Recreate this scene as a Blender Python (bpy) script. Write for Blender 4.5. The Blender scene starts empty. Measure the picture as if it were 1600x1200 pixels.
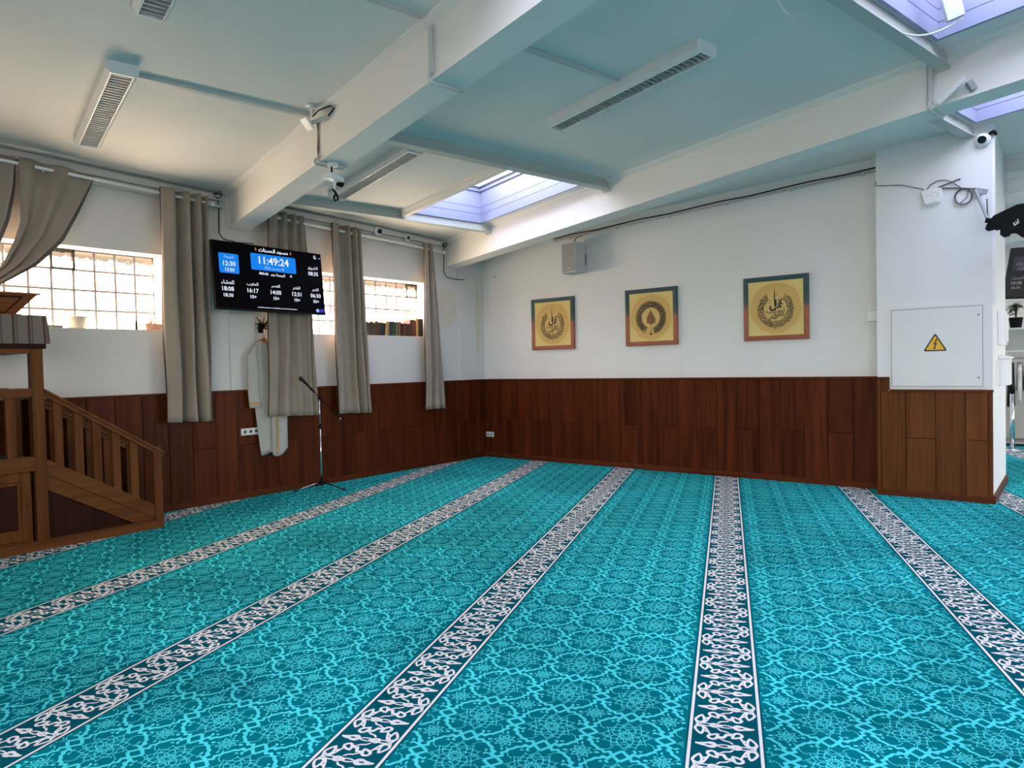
import bpy, math, random
import numpy as np
from mathutils import Vector, Matrix

S = bpy.context.scene
COL = S.collection
rnd = random.Random(7)

# ------------------------------------------------------------------ camera
cam_d = bpy.data.cameras.new('camera')
cam_d.sensor_fit = 'HORIZONTAL'
cam_d.sensor_width = 36.0
cam_d.lens = 1098.424 / 1600 * 36.0
cam_d.clip_start = 0.05
cam = bpy.data.objects.new('camera', cam_d)
COL.objects.link(cam)
RC = np.array([[0.778946, 0.626685, -0.022554], [-0.000963, -0.034772, -0.999395], [-0.62709, 0.778496, -0.026482]])
cam.matrix_world = Matrix(((RC[0][0], -RC[1][0], -RC[2][0], 0), (RC[0][1], -RC[1][1], -RC[2][1], 0),
                           (RC[0][2], -RC[1][2], -RC[2][2], 1.5), (0, 0, 0, 1)))
S.camera = cam

# ------------------------------------------------------------------ sky, exposure
SKY = 12.0            # strength of the sky over the roof lights
GLOW = 9.0           # strength of the daylit glass block windows
S.view_settings.view_transform = 'Standard'
S.view_settings.look = 'None'
S.view_settings.gamma = 1
S.view_settings.use_curve_mapping = False
S.view_settings.exposure = 1.55
world = bpy.data.worlds.new('sky')
S.world = world
world.use_nodes = True
wn = world.node_tree
bg = wn.nodes['Background']
tcw = wn.nodes.new('ShaderNodeTexCoord')
spw = wn.nodes.new('ShaderNodeSeparateXYZ')
rmp = wn.nodes.new('ShaderNodeValToRGB')
mrw = wn.nodes.new('ShaderNodeMapRange')
mrw.inputs['From Min'].default_value, mrw.inputs['From Max'].default_value = -1, 1
wn.links.new(tcw.outputs['Generated'], spw.inputs[0])
wn.links.new(spw.outputs['Z'], mrw.inputs['Value'])
wn.links.new(mrw.outputs['Result'], rmp.inputs['Fac'])
el = rmp.color_ramp.elements
el[0].position, el[0].color = 0.46, (0.10, 0.09, 0.08, 1)        # ground
el[1].position, el[1].color = 1.0, (0.15, 0.163, 0.245, 1)         # zenith
for p_, c_ in ((0.50, (0.44, 0.36, 0.29, 1)), (0.60, (0.48, 0.42, 0.36, 1)), (0.78, (0.24, 0.24, 0.29, 1))):
    x_ = el.new(p_)
    x_.color = c_
wn.links.new(rmp.outputs['Color'], bg.inputs[0])
bg.inputs[1].default_value = SKY

# ------------------------------------------------------------------ ceiling frame: b runs towards the window wall, q along the purlins
BX, BY = -0.975917, 0.218143
QX, QY = 0.218143, 0.975917
GX, GY, C0 = 0.050, -0.025, 4.05
XL, YF = -7.708, 8.815


def ceil_z(x, y):
    return C0 + GX * x + GY * y


def P(b, q, dz=0.0):
    x, y = b * BX + q * QX, b * BY + q * QY
    return (x, y, ceil_z(x, y) + dz)


def b_at_wall(q, x=XL):
    return (q * QX - x) / -BX


# roof lights (b0, b1, q0, q1): three seen by the camera, the others unseen, added for light on floor and pillar
SKYLIGHTS = [(5.90, 8.06, 4.74, 5.93), (-0.05, 2.12, 4.62, 5.80), (0.42, 2.58, 6.62, 7.98),
             (-0.6, 3.0, 0.9, 2.3), (-3.7, -1.53, 4.62, 5.80), (-3.7, -1.53, 0.9, 2.1), (-0.9, 1.3, 10.2, 11.6), (-3.7, -1.53, 6.62, 7.98),
             (-0.05, 2.12, -2.6, -1.4), (1.8, 4.0, 12.6, 13.9)]
FILL_WINDOWS = [('back', -2.0, 1.6), ('back', 2.0, 5.8), ('side', 9.0, 14.6)]   # unseen windows added behind and beside the camera to brighten the hall
SZ0, SZ1 = 0.8, 3.45
for (b0, b1, q0, q1) in SKYLIGHTS:          # sampling portals in the roof-light openings (they give no light of their own)
    ld = bpy.data.lights.new('roof_light_portal', 'AREA')
    ld.shape = 'RECTANGLE'
    ld.size, ld.size_y = abs(b1 - b0), abs(q1 - q0)
    ld.cycles.is_portal = True
    lo = bpy.data.objects.new('roof_light_portal', ld)
    COL.objects.link(lo)
    c = P((b0 + b1) / 2, (q0 + q1) / 2, 0.56)
    lo.matrix_world = Matrix(((BX, QX, 0, c[0]), (BY, QY, 0, c[1]), (0, 0, 1, c[2]), (0, 0, 0, 1)))


for side, a, b in FILL_WINDOWS:
    ld = bpy.data.lights.new('window_portal', 'AREA')
    ld.shape = 'RECTANGLE'
    ld.size, ld.size_y = b - a, SZ1 - SZ0
    ld.cycles.is_portal = True
    lo = bpy.data.objects.new('window_portal', ld)
    COL.objects.link(lo)
    zc = (SZ0 + SZ1) / 2
    if side == 'back':       # shines towards +y
        lo.matrix_world = Matrix(((1, 0, 0, (a + b) / 2), (0, 0, -1, -4.26), (0, 1, 0, zc), (0, 0, 0, 1)))
    else:                    # shines towards -x
        lo.matrix_world = Matrix(((0, 0, 1, 6.26), (1, 0, 0, (a + b) / 2), (0, 1, 0, zc), (0, 0, 0, 1)))


# ------------------------------------------------------------------ materials
def nodes(name):
    m = bpy.data.materials.new(name)
    m.use_nodes = True
    nt = m.node_tree
    return m, nt, nt.nodes['Principled BSDF']


def rgb(h):                      # sRGB 0-255 triple -> linear
    return tuple(((c / 255) / 12.92 if c / 255 <= 0.04045 else ((c / 255 + 0.055) / 1.055) ** 2.4) for c in h)


def plain(name, col, rough=0.6, metal=0.0, vary=0.0, scale=8.0, bump=0.0, bscale=60.0, spec=0.5):
    m, nt, b = nodes(name)
    b.inputs['Roughness'].default_value = rough
    b.inputs['Metallic'].default_value = metal
    b.inputs['Specular IOR Level'].default_value = spec
    tc = nt.nodes.new('ShaderNodeTexCoord')
    if vary > 0:
        n = nt.nodes.new('ShaderNodeTexNoise')
        n.inputs['Scale'].default_value = scale
        n.inputs['Detail'].default_value = 4
        nt.links.new(tc.outputs['Object'], n.inputs['Vector'])
        r = nt.nodes.new('ShaderNodeValToRGB')
        r.color_ramp.elements[0].position, r.color_ramp.elements[1].position = 0.3, 0.7
        r.color_ramp.elements[0].color = (*[c * (1 - vary) for c in col], 1)
        r.color_ramp.elements[1].color = (*[min(1, c * (1 + vary)) for c in col], 1)
        nt.links.new(n.outputs['Fac'], r.inputs['Fac'])
        nt.links.new(r.outputs['Color'], b.inputs['Base Color'])
    else:
        b.inputs['Base Color'].default_value = (*col, 1)
    if bump > 0:
        n2 = nt.nodes.new('ShaderNodeTexNoise')
        n2.inputs['Scale'].default_value = bscale
        n2.inputs['Detail'].default_value = 3
        nt.links.new(tc.outputs['Object'], n2.inputs['Vector'])
        bp = nt.nodes.new('ShaderNodeBump')
        bp.inputs['Strength'].default_value = bump
        bp.inputs['Distance'].default_value = 0.01
        nt.links.new(n2.outputs['Fac'], bp.inputs['Height'])
        nt.links.new(bp.outputs['Normal'], b.inputs['Normal'])
    return m


def wood(name, dark, light, rough=0.35, axis='Z', scale=1.0, island=True):
    """Grain stretched along an axis; every board (mesh island) gets its own tone and grain offset."""
    m, nt, b = nodes(name)
    tc = nt.nodes.new('ShaderNodeTexCoord')
    mp = nt.nodes.new('ShaderNodeMapping')
    k = {'X': (0.7, 14, 14), 'Y': (14, 0.7, 14), 'Z': (14, 14, 0.7)}[axis]
    mp.inputs['Scale'].default_value = tuple(v * scale for v in k)
    nt.links.new(tc.outputs['Object'], mp.inputs['Vector'])
    geo = nt.nodes.new('ShaderNodeNewGeometry')
    mul = nt.nodes.new('ShaderNodeVectorMath')
    mul.operation = 'SCALE'
    mul.inputs[0].default_value = (37, 53, 71)
    nt.links.new(geo.outputs['Random Per Island'], mul.inputs['Scale'])
    nt.links.new(mul.outputs[0], mp.inputs['Location'])
    n = nt.nodes.new('ShaderNodeTexNoise')
    n.inputs['Scale'].default_value = 1.0
    n.inputs['Detail'].default_value = 6
    n.inputs['Roughness'].default_value = 0.62
    n.inputs['Distortion'].default_value = 0.6
    nt.links.new(mp.outputs['Vector'], n.inputs['Vector'])
    r = nt.nodes.new('ShaderNodeValToRGB')
    r.color_ramp.elements[0].position, r.color_ramp.elements[1].position = 0.28, 0.75
    r.color_ramp.elements[0].color = (*dark, 1)
    r.color_ramp.elements[1].color = (*light, 1)
    nt.links.new(n.outputs['Fac'], r.inputs['Fac'])
    hv = nt.nodes.new('ShaderNodeHueSaturation')
    mr = nt.nodes.new('ShaderNodeMapRange')
    mr.inputs['To Min'].default_value, mr.inputs['To Max'].default_value = (0.82, 1.18) if island else (1, 1)
    nt.links.new(geo.outputs['Random Per Island'], mr.inputs['Value'])
    nt.links.new(mr.outputs['Result'], hv.inputs['Value'])
    nt.links.new(r.outputs['Color'], hv.inputs['Color'])
    nt.links.new(hv.outputs['Color'], b.inputs['Base Color'])
    b.inputs['Roughness'].default_value = rough
    b.inputs['Specular IOR Level'].default_value = 0.10
    bp = nt.nodes.new('ShaderNodeBump')
    bp.inputs['Strength'].default_value = 0.05
    bp.inputs['Distance'].default_value = 0.01
    nt.links.new(n.outputs['Fac'], bp.inputs['Height'])
    nt.links.new(bp.outputs['Normal'], b.inputs['Normal'])
    return m


def emit(name, col, strength):
    m = bpy.data.materials.new(name)
    m.use_nodes = True
    nt = m.node_tree
    nt.nodes.clear()
    o = nt.nodes.new('ShaderNodeOutputMaterial')
    e = nt.nodes.new('ShaderNodeEmission')
    e.inputs[0].default_value = (*col, 1)
    e.inputs[1].default_value = strength
    nt.links.new(e.outputs[0], o.inputs[0])
    return m


def carpet_mat(name, col, vary=0.1, rough=0.95, nap=0.0):
    m, nt, b = nodes(name)
    tc = nt.nodes.new('ShaderNodeTexCoord')
    n = nt.nodes.new('ShaderNodeTexNoise')
    n.inputs['Scale'].default_value = 260
    n.inputs['Detail'].default_value = 2
    n2 = nt.nodes.new('ShaderNodeTexNoise')
    n2.inputs['Scale'].default_value = 5.0
    n2.inputs['Detail'].default_value = 4
    nt.links.new(tc.outputs['Object'], n.inputs['Vector'])
    nt.links.new(tc.outputs['Object'], n2.inputs['Vector'])
    ad = nt.nodes.new('ShaderNodeMath')
    ad.operation = 'ADD'
    nt.links.new(n.outputs['Fac'], ad.inputs[0])
    nt.links.new(n2.outputs['Fac'], ad.inputs[1])
    r = nt.nodes.new('ShaderNodeMapRange')
    r.inputs['From Min'].default_value, r.inputs['From Max'].default_value = 0.6, 1.4
    r.inputs['To Min'].default_value, r.inputs['To Max'].default_value = 1 - vary, 1 + vary
    nt.links.new(ad.outputs[0], r.inputs['Value'])
    # brushed patches where the pile lies the other way
    n3 = nt.nodes.new('ShaderNodeTexNoise')
    n3.inputs['Scale'].default_value = 0.75
    n3.inputs['Detail'].default_value = 2.5
    n3.inputs['Distortion'].default_value = 0.5
    nt.links.new(tc.outputs['Object'], n3.inputs['Vector'])
    r3 = nt.nodes.new('ShaderNodeMapRange')
    r3.interpolation_type = 'SMOOTHSTEP'
    r3.inputs['From Min'].default_value, r3.inputs['From Max'].default_value = 0.34, 0.60
    r3.inputs['To Min'].default_value, r3.inputs['To Max'].default_value = 1 - 1.6 * nap, 1 + 0.5 * nap
    nt.links.new(n3.outputs['Fac'], r3.inputs['Value'])
    mu = nt.nodes.new('ShaderNodeMath')
    mu.operation = 'MULTIPLY'
    nt.links.new(r.outputs['Result'], mu.inputs[0])
    nt.links.new(r3.outputs['Result'], mu.inputs[1])
    hv = nt.nodes.new('ShaderNodeHueSaturation')
    hv.inputs['Color'].default_value = (*col, 1)
    nt.links.new(mu.outputs[0], hv.inputs['Value'])
    nt.links.new(hv.outputs['Color'], b.inputs['Base Color'])
    b.inputs['Roughness'].default_value = rough
    b.inputs['Specular IOR Level'].default_value = 0.03
    return m


M = {}
M['carpet'] = carpet_mat('carpet_teal', (0.0005, 0.19, 0.215), 0.16, nap=0.16)
M['carpet_light'] = carpet_mat('carpet_aqua_yarn', (0.085, 0.77, 0.78), 0.10, nap=0.14)
M['carpet_dark'] = carpet_mat('carpet_deep_teal', (0.0005, 0.095, 0.12), 0.12, nap=0.1)
M['carpet_white'] = carpet_mat('carpet_cream_yarn', (0.90, 0.86, 0.80), 0.05, nap=0.06)
M['ceiling'] = plain('ceiling_paint', (0.74, 0.73, 0.71), 0.75, vary=0.03, scale=1.3, bump=0.05, bscale=14)
M['purlin'] = plain('purlin_paint', (0.46, 0.49, 0.465), 0.6, vary=0.03, scale=2)  # darkened to grey-green, standing in for shade on the purlins
M['beam'] = plain('beam_paint', (0.78, 0.765, 0.735), 0.6, vary=0.02, scale=2, bump=0.06, bscale=30)
M['wall'] = plain('wall_paint', (0.76, 0.76, 0.755), 0.8, vary=0.02, scale=2, bump=0.06, bscale=90)
M['white'] = plain('white_plastic', (0.82, 0.82, 0.81), 0.4, vary=0.02)
M['white_metal'] = plain('white_enamel', (0.80, 0.80, 0.80), 0.35, vary=0.02, scale=3)
M['grey'] = plain('grey_plastic', (0.30, 0.32, 0.33), 0.5, vary=0.05)
M['black'] = plain('black_plastic', (0.007, 0.007, 0.008), 0.55, vary=0.1, spec=0.12)
M['black_rubber'] = plain('black_rubber', (0.01, 0.01, 0.011), 0.7, vary=0.1)
M['chrome'] = plain('chrome', (0.75, 0.75, 0.76), 0.18, 1.0, vary=0.03)
M['alu'] = plain('louver_metal', (0.58, 0.59, 0.58), 0.45, 0.35, vary=0.05)
M['gold'] = plain('gold_thread', (0.45, 0.30, 0.10), 0.5, vary=0.15, scale=60)
M['mahogany'] = wood('mahogany_panel', (0.0330, 0.0056, 0.0016), (0.1221, 0.0264, 0.0066), 0.42)
M['mahogany_h'] = wood('mahogany_trim', (0.0640, 0.0136, 0.0045), (0.1360, 0.0344, 0.0102), 0.42, 'X', 1.0, False)
M['mahogany_v'] = wood('mahogany_trim_side', (0.0560, 0.0119, 0.0039), (0.1190, 0.0301, 0.0090), 0.42, 'Y', 1.0, False)
M['oak'] = wood('pulpit_wood', (0.0620, 0.0180, 0.0045), (0.1612, 0.0558, 0.0149), 0.42)
M['oak_y'] = wood('pulpit_wood_lengthwise', (0.0682, 0.0205, 0.0050), (0.1705, 0.0601, 0.0164), 0.42, 'Y')
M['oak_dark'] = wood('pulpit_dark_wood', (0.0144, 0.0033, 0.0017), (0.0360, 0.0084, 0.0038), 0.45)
M['groove'] = plain('dark_groove', (0.012, 0.004, 0.003), 0.8, vary=0.1)


# ------------------------------------------------------------------ mesh helpers
class MB:
    def __init__(self):
        self.v, self.f, self.m, self.s = [], [], [], []

    def add(self, verts, faces, mi=0, smooth=False):
        o = len(self.v)
        self.v += [tuple(p) for p in verts]
        self.f += [tuple(i + o for i in f) for f in faces]
        self.m += [mi] * len(faces)
        self.s += [smooth] * len(faces)
        return self

    def hexa(self, c, mi=0):
        """eight corners: bottom ring of four, then top ring of four"""
        return self.add(c, [(3, 2, 1, 0), (4, 5, 6, 7), (0, 1, 5, 4), (1, 2, 6, 5), (2, 3, 7, 6), (3, 0, 4, 7)], mi)

    def box(self, x0, x1, y0, y1, z0, z1, mi=0):
        return self.hexa([(x0, y0, z0), (x1, y0, z0), (x1, y1, z0), (x0, y1, z0), (x0, y0, z1), (x1, y0, z1), (x1, y1, z1), (x0, y1, z1)], mi)

    def bqbox(self, b0, b1, q0, q1, z0, z1, mi=0):
        # b x q is a left-handed turn seen from above (b towards -x), so order the ring by q first
        r = [(b1, q0), (b0, q0), (b0, q1), (b1, q1)]
        return self.hexa([P(b, q, z0) for b, q in r] + [P(b, q, z1) for b, q in r], mi)

    def chbox(self, x0, x1, y0, y1, z0, z1, c=0.004, axis='x+', mi=0):
        """box whose face on one side (x+, y-, ...) is chamfered by c"""
        ax, sg = 'xyz'.index(axis[0]), axis[1]
        lo, hi = [x0, y0, z0], [x1, y1, z1]
        o = [i for i in range(3) if i != ax]
        far = hi[ax] if sg == '+' else lo[ax]
        near = lo[ax] if sg == '+' else hi[ax]
        mid = far - c if sg == '+' else far + c
        rings = []
        for d, ins in ((near, 0), (mid, 0), (far, c)):
            ring = []
            for (i, j) in ((0, 0), (1, 0), (1, 1), (0, 1)):
                p = [0, 0, 0]
                p[ax] = d
                p[o[0]] = (hi[o[0]] - ins) if i else (lo[o[0]] + ins)
                p[o[1]] = (hi[o[1]] - ins) if j else (lo[o[1]] + ins)
                ring.append(tuple(p))
            rings.append(ring)
        v = rings[0] + rings[1] + rings[2]
        f = [(0, 1, 2, 3), (8, 9, 10, 11)]
        for k in (0, 4):
            for i in range(4):
                f.append((k + i, k + (i + 1) % 4, k + 4 + (i + 1) % 4, k + 4 + i))
        return self.add(v, f, mi)

    def obox(self, c, ax, ay, az, mi=0):
        """oriented box: centre, three half-axis vectors"""
        c, ax, ay, az = (np.array(t, float) for t in (c, ax, ay, az))
        r = [(-1, -1), (1, -1), (1, 1), (-1, 1)]
        return self.hexa([c + i * ax + j * ay - az for i, j in r] + [c + i * ax + j * ay + az for i, j in r], mi)

    def bar(self, p0, p1, w, h, up=(0, 0, 1), mi=0):
        p0, p1, up = np.array(p0, float), np.array(p1, float), np.array(up, float)
        d = p1 - p0
        L = np.linalg.norm(d)
        d /= L
        s = np.cross(d, up)
        s /= np.linalg.norm(s)
        u = np.cross(s, d)
        return self.obox((p0 + p1) / 2, d * L / 2, s * w / 2, u * h / 2, mi)

    def tube(self, pts, r, n=10, mi=0, cap=True, closed=False):
        pts = [np.array(p, float) for p in pts]
        N = len(pts)
        rr = r if isinstance(r, (list, tuple)) else [r] * N
        v, f = [], []
        prev = None
        for i, p in enumerate(pts):
            a = pts[i - 1] if (i > 0 or closed) else pts[i]
            b = pts[(i + 1) % N] if (i < N - 1 or closed) else pts[i]
            t = b - a
            t /= max(np.linalg.norm(t), 1e-9)
            if prev is None:
                ref = np.array([0, 0, 1.0]) if abs(t[2]) < 0.9 else np.array([1.0, 0, 0])
                s = np.cross(t, ref)
            else:
                s = prev - t * (prev @ t)
                if np.linalg.norm(s) < 1e-6:
                    s = np.cross(t, np.array([1.0, 0.3, 0.2]))
            s /= np.linalg.norm(s)
            prev = s
            u = np.cross(t, s)
            for k in range(n):
                a_ = 2 * math.pi * k / n
                v.append(p + rr[i] * (math.cos(a_) * s + math.sin(a_) * u))
        for i in range(N if closed else N - 1):
            j = (i + 1) % N
            for k in range(n):
                k2 = (k + 1) % n
                f.append((i * n + k, i * n + k2, j * n + k2, j * n + k))
        self.add(v, f, mi, True)
        if cap and not closed:
            o = len(self.v) - N * n
            self.f += [tuple(o + k for k in reversed(range(n))), tuple(o + (N - 1) * n + k for k in range(n))]
            self.m += [mi, mi]
            self.s += [False, False]
        return self

    def lathe(self, prof, c=(0, 0, 0), axis=(0, 0, 1), n=24, mi=0, smooth=True):
        """profile of (radius, height) turned about an axis through c"""
        a = np.array(axis, float)
        a /= np.linalg.norm(a)
        ref = np.array([0, 0, 1.0]) if abs(a[2]) < 0.9 else np.array([1.0, 0, 0])
        s = np.cross(a, ref)
        s /= np.linalg.norm(s)
        u = np.cross(a, s)
        c = np.array(c, float)
        v, f = [], []
        for (r, h) in prof:
            for k in range(n):
                t = 2 * math.pi * k / n
                v.append(c + a * h + max(r, 1e-4) * (math.cos(t) * s + math.sin(t) * u))
        for i in range(len(prof) - 1):
            for k in range(n):
                k2 = (k + 1) % n
                f.append((i * n + k, i * n + k2, (i + 1) * n + k2, (i + 1) * n + k))
        return self.add(v, f, mi, smooth)

    def prism(self, poly, d, mi=0):
        """polygon of 3-D points swept by vector d"""
        n = len(poly)
        poly = [np.array(p, float) for p in poly]
        d = np.array(d, float)
        f = [tuple(reversed(range(n))), tuple(range(n, 2 * n))] + [(i, (i + 1) % n, n + (i + 1) % n, n + i) for i in range(n)]
        return self.add(poly + [p + d for p in poly], f, mi)

    def sweep_bq(self, sec, b0, b1, mi=0, ends=None):
        """section of (q, dz) swept along b; ends may give each point its own b at the far end"""
        n = len(sec)
        v = [P(b0, q, z) for q, z in sec] + [P(b1 if ends is None else ends(q), q, z) for q, z in sec]
        f = [tuple(range(n)), tuple(reversed(range(n, 2 * n)))] + [(i, n + i, n + (i + 1) % n, (i + 1) % n) for i in range(n)]
        return self.add(v, f, mi)

    def build(self, name, mats, parent=None, loc=None, rotz=0.0, fix=True):
        """link as ONE mesh object. Vertices are given in world space."""
        me = bpy.data.meshes.new(name)
        off = np.zeros(3)
        rz = 0.0
        if parent is not None:
            off, rz = BASE[parent.name]
        elif loc is not None:
            off, rz = np.array(loc, float), rotz
        V = np.array(self.v, float)
        V = V - off
        if rz:
            c_, s_ = math.cos(-rz), math.sin(-rz)
            V = np.stack([V[:, 0] * c_ - V[:, 1] * s_, V[:, 0] * s_ + V[:, 1] * c_, V[:, 2]], 1)
        me.from_pydata(V.tolist(), [], self.f)
        ms = mats if isinstance(mats, (list, tuple)) else [mats]
        for q in ms:
            me.materials.append(M[q] if isinstance(q, str) else q)
        me.polygons.foreach_set('material_index', self.m)
        me.polygons.foreach_set('use_smooth', self.s)
        me.validate()
        if fix:
            import bmesh
            bm = bmesh.new()
            bm.from_mesh(me)
            bmesh.ops.recalc_face_normals(bm, faces=bm.faces)
            bm.to_mesh(me)
            bm.free()
        me.update()
        o = bpy.data.objects.new(name, me)
        COL.objects.link(o)
        if parent is not None:
            o.parent = parent
            BASE[o.name] = BASE[parent.name]
        else:
            o.location = off
            o.rotation_euler = (0, 0, rz)
            BASE[o.name] = (off, rz)
        return o


BASE = {}


def thing(name, label, cat, loc=(0, 0, 0), rotz=0.0, group=None):
    o = bpy.data.objects.new(name, None)
    o.empty_display_size = 0.1
    COL.objects.link(o)
    o.location = loc
    o.rotation_euler = (0, 0, rotz)
    BASE[o.name] = (np.array(loc, float), rotz)
    return tag(o, label, cat, group)


def tag(o, label, cat, group=None):
    o['label'], o['category'] = label, cat
    if group:
        o['group'] = group
    return o


def struct(mb, name, mats, loc=None):
    o = mb.build(name, mats, None, loc)
    o['kind'] = 'structure'
    return o


def bevel(o, w=0.004, seg=2):
    md = o.modifiers.new('bevel', 'BEVEL')
    md.width = w
    md.segments = seg
    md.limit_method = 'ANGLE'
    md.angle_limit = math.radians(35)
    return o


# Arabic letters as joined presentation forms, drawn right to left
AR = {'ا': (0xFE8D, 0xFE8E, 0, 0), 'أ': (0xFE83, 0xFE84, 0, 0), 'ب': (0xFE8F, 0xFE90, 0xFE91, 0xFE92), 'ت': (0xFE95, 0xFE96, 0xFE97, 0xFE98),
      'ة': (0xFE93, 0xFE94, 0, 0), 'ج': (0xFE9D, 0xFE9E, 0xFE9F, 0xFEA0), 'ح': (0xFEA1, 0xFEA2, 0xFEA3, 0xFEA4), 'د': (0xFEA9, 0xFEAA, 0, 0),
      'ذ': (0xFEAB, 0xFEAC, 0, 0), 'ر': (0xFEAD, 0xFEAE, 0, 0), 'س': (0xFEB1, 0xFEB2, 0xFEB3, 0xFEB4), 'ش': (0xFEB5, 0xFEB6, 0xFEB7, 0xFEB8),
      'ص': (0xFEB9, 0xFEBA, 0xFEBB, 0xFEBC), 'ظ': (0xFEC5, 0xFEC6, 0xFEC7, 0xFEC8), 'ع': (0xFEC9, 0xFECA, 0xFECB, 0xFECC),
      'غ': (0xFECD, 0xFECE, 0xFECF, 0xFED0), 'ف': (0xFED1, 0xFED2, 0xFED3, 0xFED4), 'ق': (0xFED5, 0xFED6, 0xFED7, 0xFED8),
      'ل': (0xFEDD, 0xFEDE, 0xFEDF, 0xFEE0), 'م': (0xFEE1, 0xFEE2, 0xFEE3, 0xFEE4), 'ن': (0xFEE5, 0xFEE6, 0xFEE7, 0xFEE8),
      'ه': (0xFEE9, 0xFEEA, 0xFEEB, 0xFEEC), 'و': (0xFEED, 0xFEEE, 0, 0), 'ي': (0xFEF1, 0xFEF2, 0xFEF3, 0xFEF4), 'ء': (0xFE80, 0, 0, 0)}


def shape_word(w):
    out = []
    for i, ch in enumerate(w):
        pv = i > 0 and AR.get(w[i - 1], (0, 0, 0, 0))[2] != 0
        nx = i < len(w) - 1 and AR.get(w[i + 1], (0, 0, 0, 0))[1] != 0
        iso, fin, ini, med = AR[ch]
        c = med if (pv and nx and med) else fin if (pv and fin) else ini if (nx and ini) else iso
        out.append(chr(c))
    return ''.join(reversed(out))


def shape(s):
    if not any(c in AR for c in s):
        return s
    ws = s.split(' ')
    return ' '.join(shape_word(w) if all(c in AR for c in w) else w for w in reversed(ws))


_tc = {}


def glyphs(s, bold=0.0, shear=0.0):
    """flat outline of a line of writing: vertices (n,2), faces; centred on its box, cap height as the font gives it"""
    key = (s, bold, shear)
    if key in _tc:
        return _tc[key]
    cu = bpy.data.curves.new('writing', 'FONT')
    cu.body = shape(s)
    cu.resolution_u = 2
    cu.offset = bold
    cu.shear = shear
    o = bpy.data.objects.new('writing', cu)
    COL.objects.link(o)
    bpy.context.view_layer.update()
    me = bpy.data.meshes.new_from_object(o.evaluated_get(bpy.context.evaluated_depsgraph_get()))
    v = np.array([tuple(p.co)[:2] for p in me.vertices]).reshape(-1, 2)
    f = [tuple(p.vertices) for p in me.polygons]
    bpy.data.objects.remove(o)
    bpy.data.curves.remove(cu)
    bpy.data.meshes.remove(me)
    lo, hi = v.min(0), v.max(0)
    v = v - (lo + hi) / 2
    _tc[key] = (v, f, hi - lo)
    return _tc[key]


def write(mb, s, org, ex, ey, height=None, width=None, rot=0.0, bold=0.01, mi=0, shear=0.0):
    """put writing in the plane (org, ex, ey); height/width is the size of its box"""
    v, f, sz = glyphs(s, bold, shear)
    k = (height / sz[1]) if height else width / sz[0]
    kx = (width / sz[0]) if width and height else k
    c, s_ = math.cos(rot), math.sin(rot)
    org, ex, ey = (np.array(t, float) for t in (org, ex, ey))
    w = v * np.array([kx, k])
    w = np.stack([w[:, 0] * c - w[:, 1] * s_, w[:, 0] * s_ + w[:, 1] * c], 1)
    mb.add([org + p[0] * ex + p[1] * ey for p in w], f, mi)
    return sz * k

# ================================================================== THE ROOM
# ------------------------------------------------------------------ carpet floor (one mesh: base, woven lattice and border stripes)
CU = np.array([0.92849635, 0.37134152])      # across the prayer rows
CV = np.array([-0.37134152, 0.92849635])     # along them


def pix(x, y, z=0.0):
    d = np.array([x, y, z]) - np.array([0, 0, 1.5])
    c = RC @ d
    return (800 + 1098.424 * c[0] / c[2], 600 + 1098.424 * c[1] / c[2], c[2])


def strip(pts, w, closed=False):
    """flat ribbon along a polyline: vertices, quads"""
    p = np.array(pts, float)
    n = len(p)
    if closed:
        a, b = np.roll(p, 1, 0), np.roll(p, -1, 0)
    else:
        a, b = np.vstack([p[:1], p[:-1]]), np.vstack([p[1:], p[-1:]])
    t = b - a
    t /= np.maximum(np.linalg.norm(t, axis=1, keepdims=True), 1e-9)
    nn = np.stack([-t[:, 1], t[:, 0]], 1)
    # miter
    d1 = p - a
    l1 = np.linalg.norm(d1, axis=1, keepdims=True)
    d1 = np.where(l1 > 1e-9, d1 / np.maximum(l1, 1e-9), t)
    cs = np.clip((np.stack([-d1[:, 1], d1[:, 0]], 1) * nn).sum(1, keepdims=True), 0.5, 1)
    nn = nn / cs * (w / 2)
    v = np.vstack([p + nn, p - nn])
    f = [(i, i + 1, n + i + 1, n + i) for i in range(n - 1)]
    if closed:
        f.append((n - 1, 0, n, 2 * n - 1))
    return v, np.array(f)


def merge(parts):
    V, F, o = [], [], 0
    for i, (v, f) in enumerate(parts):
        V.append(np.hstack([v, np.full((len(v), 1), 0.00003 * (i % 9))]))      # woven over and under: no two strands share a plane
        F.append(f + o)
        o += len(v)
    return np.vstack(V), np.vstack(F)


def arc(cx, cy, r, a0, a1, n=8, ry=None):
    t = np.radians(np.linspace(a0, a1, n))
    return np.stack([cx + r * np.cos(t), cy + (ry or r) * np.sin(t)], 1)


def rot2(p, a):
    c, s = math.cos(a), math.sin(a)
    p = np.array(p, float)
    return np.stack([p[:, 0] * c - p[:, 1] * s, p[:, 0] * s + p[:, 1] * c], 1)


TILE = 0.3085


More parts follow.
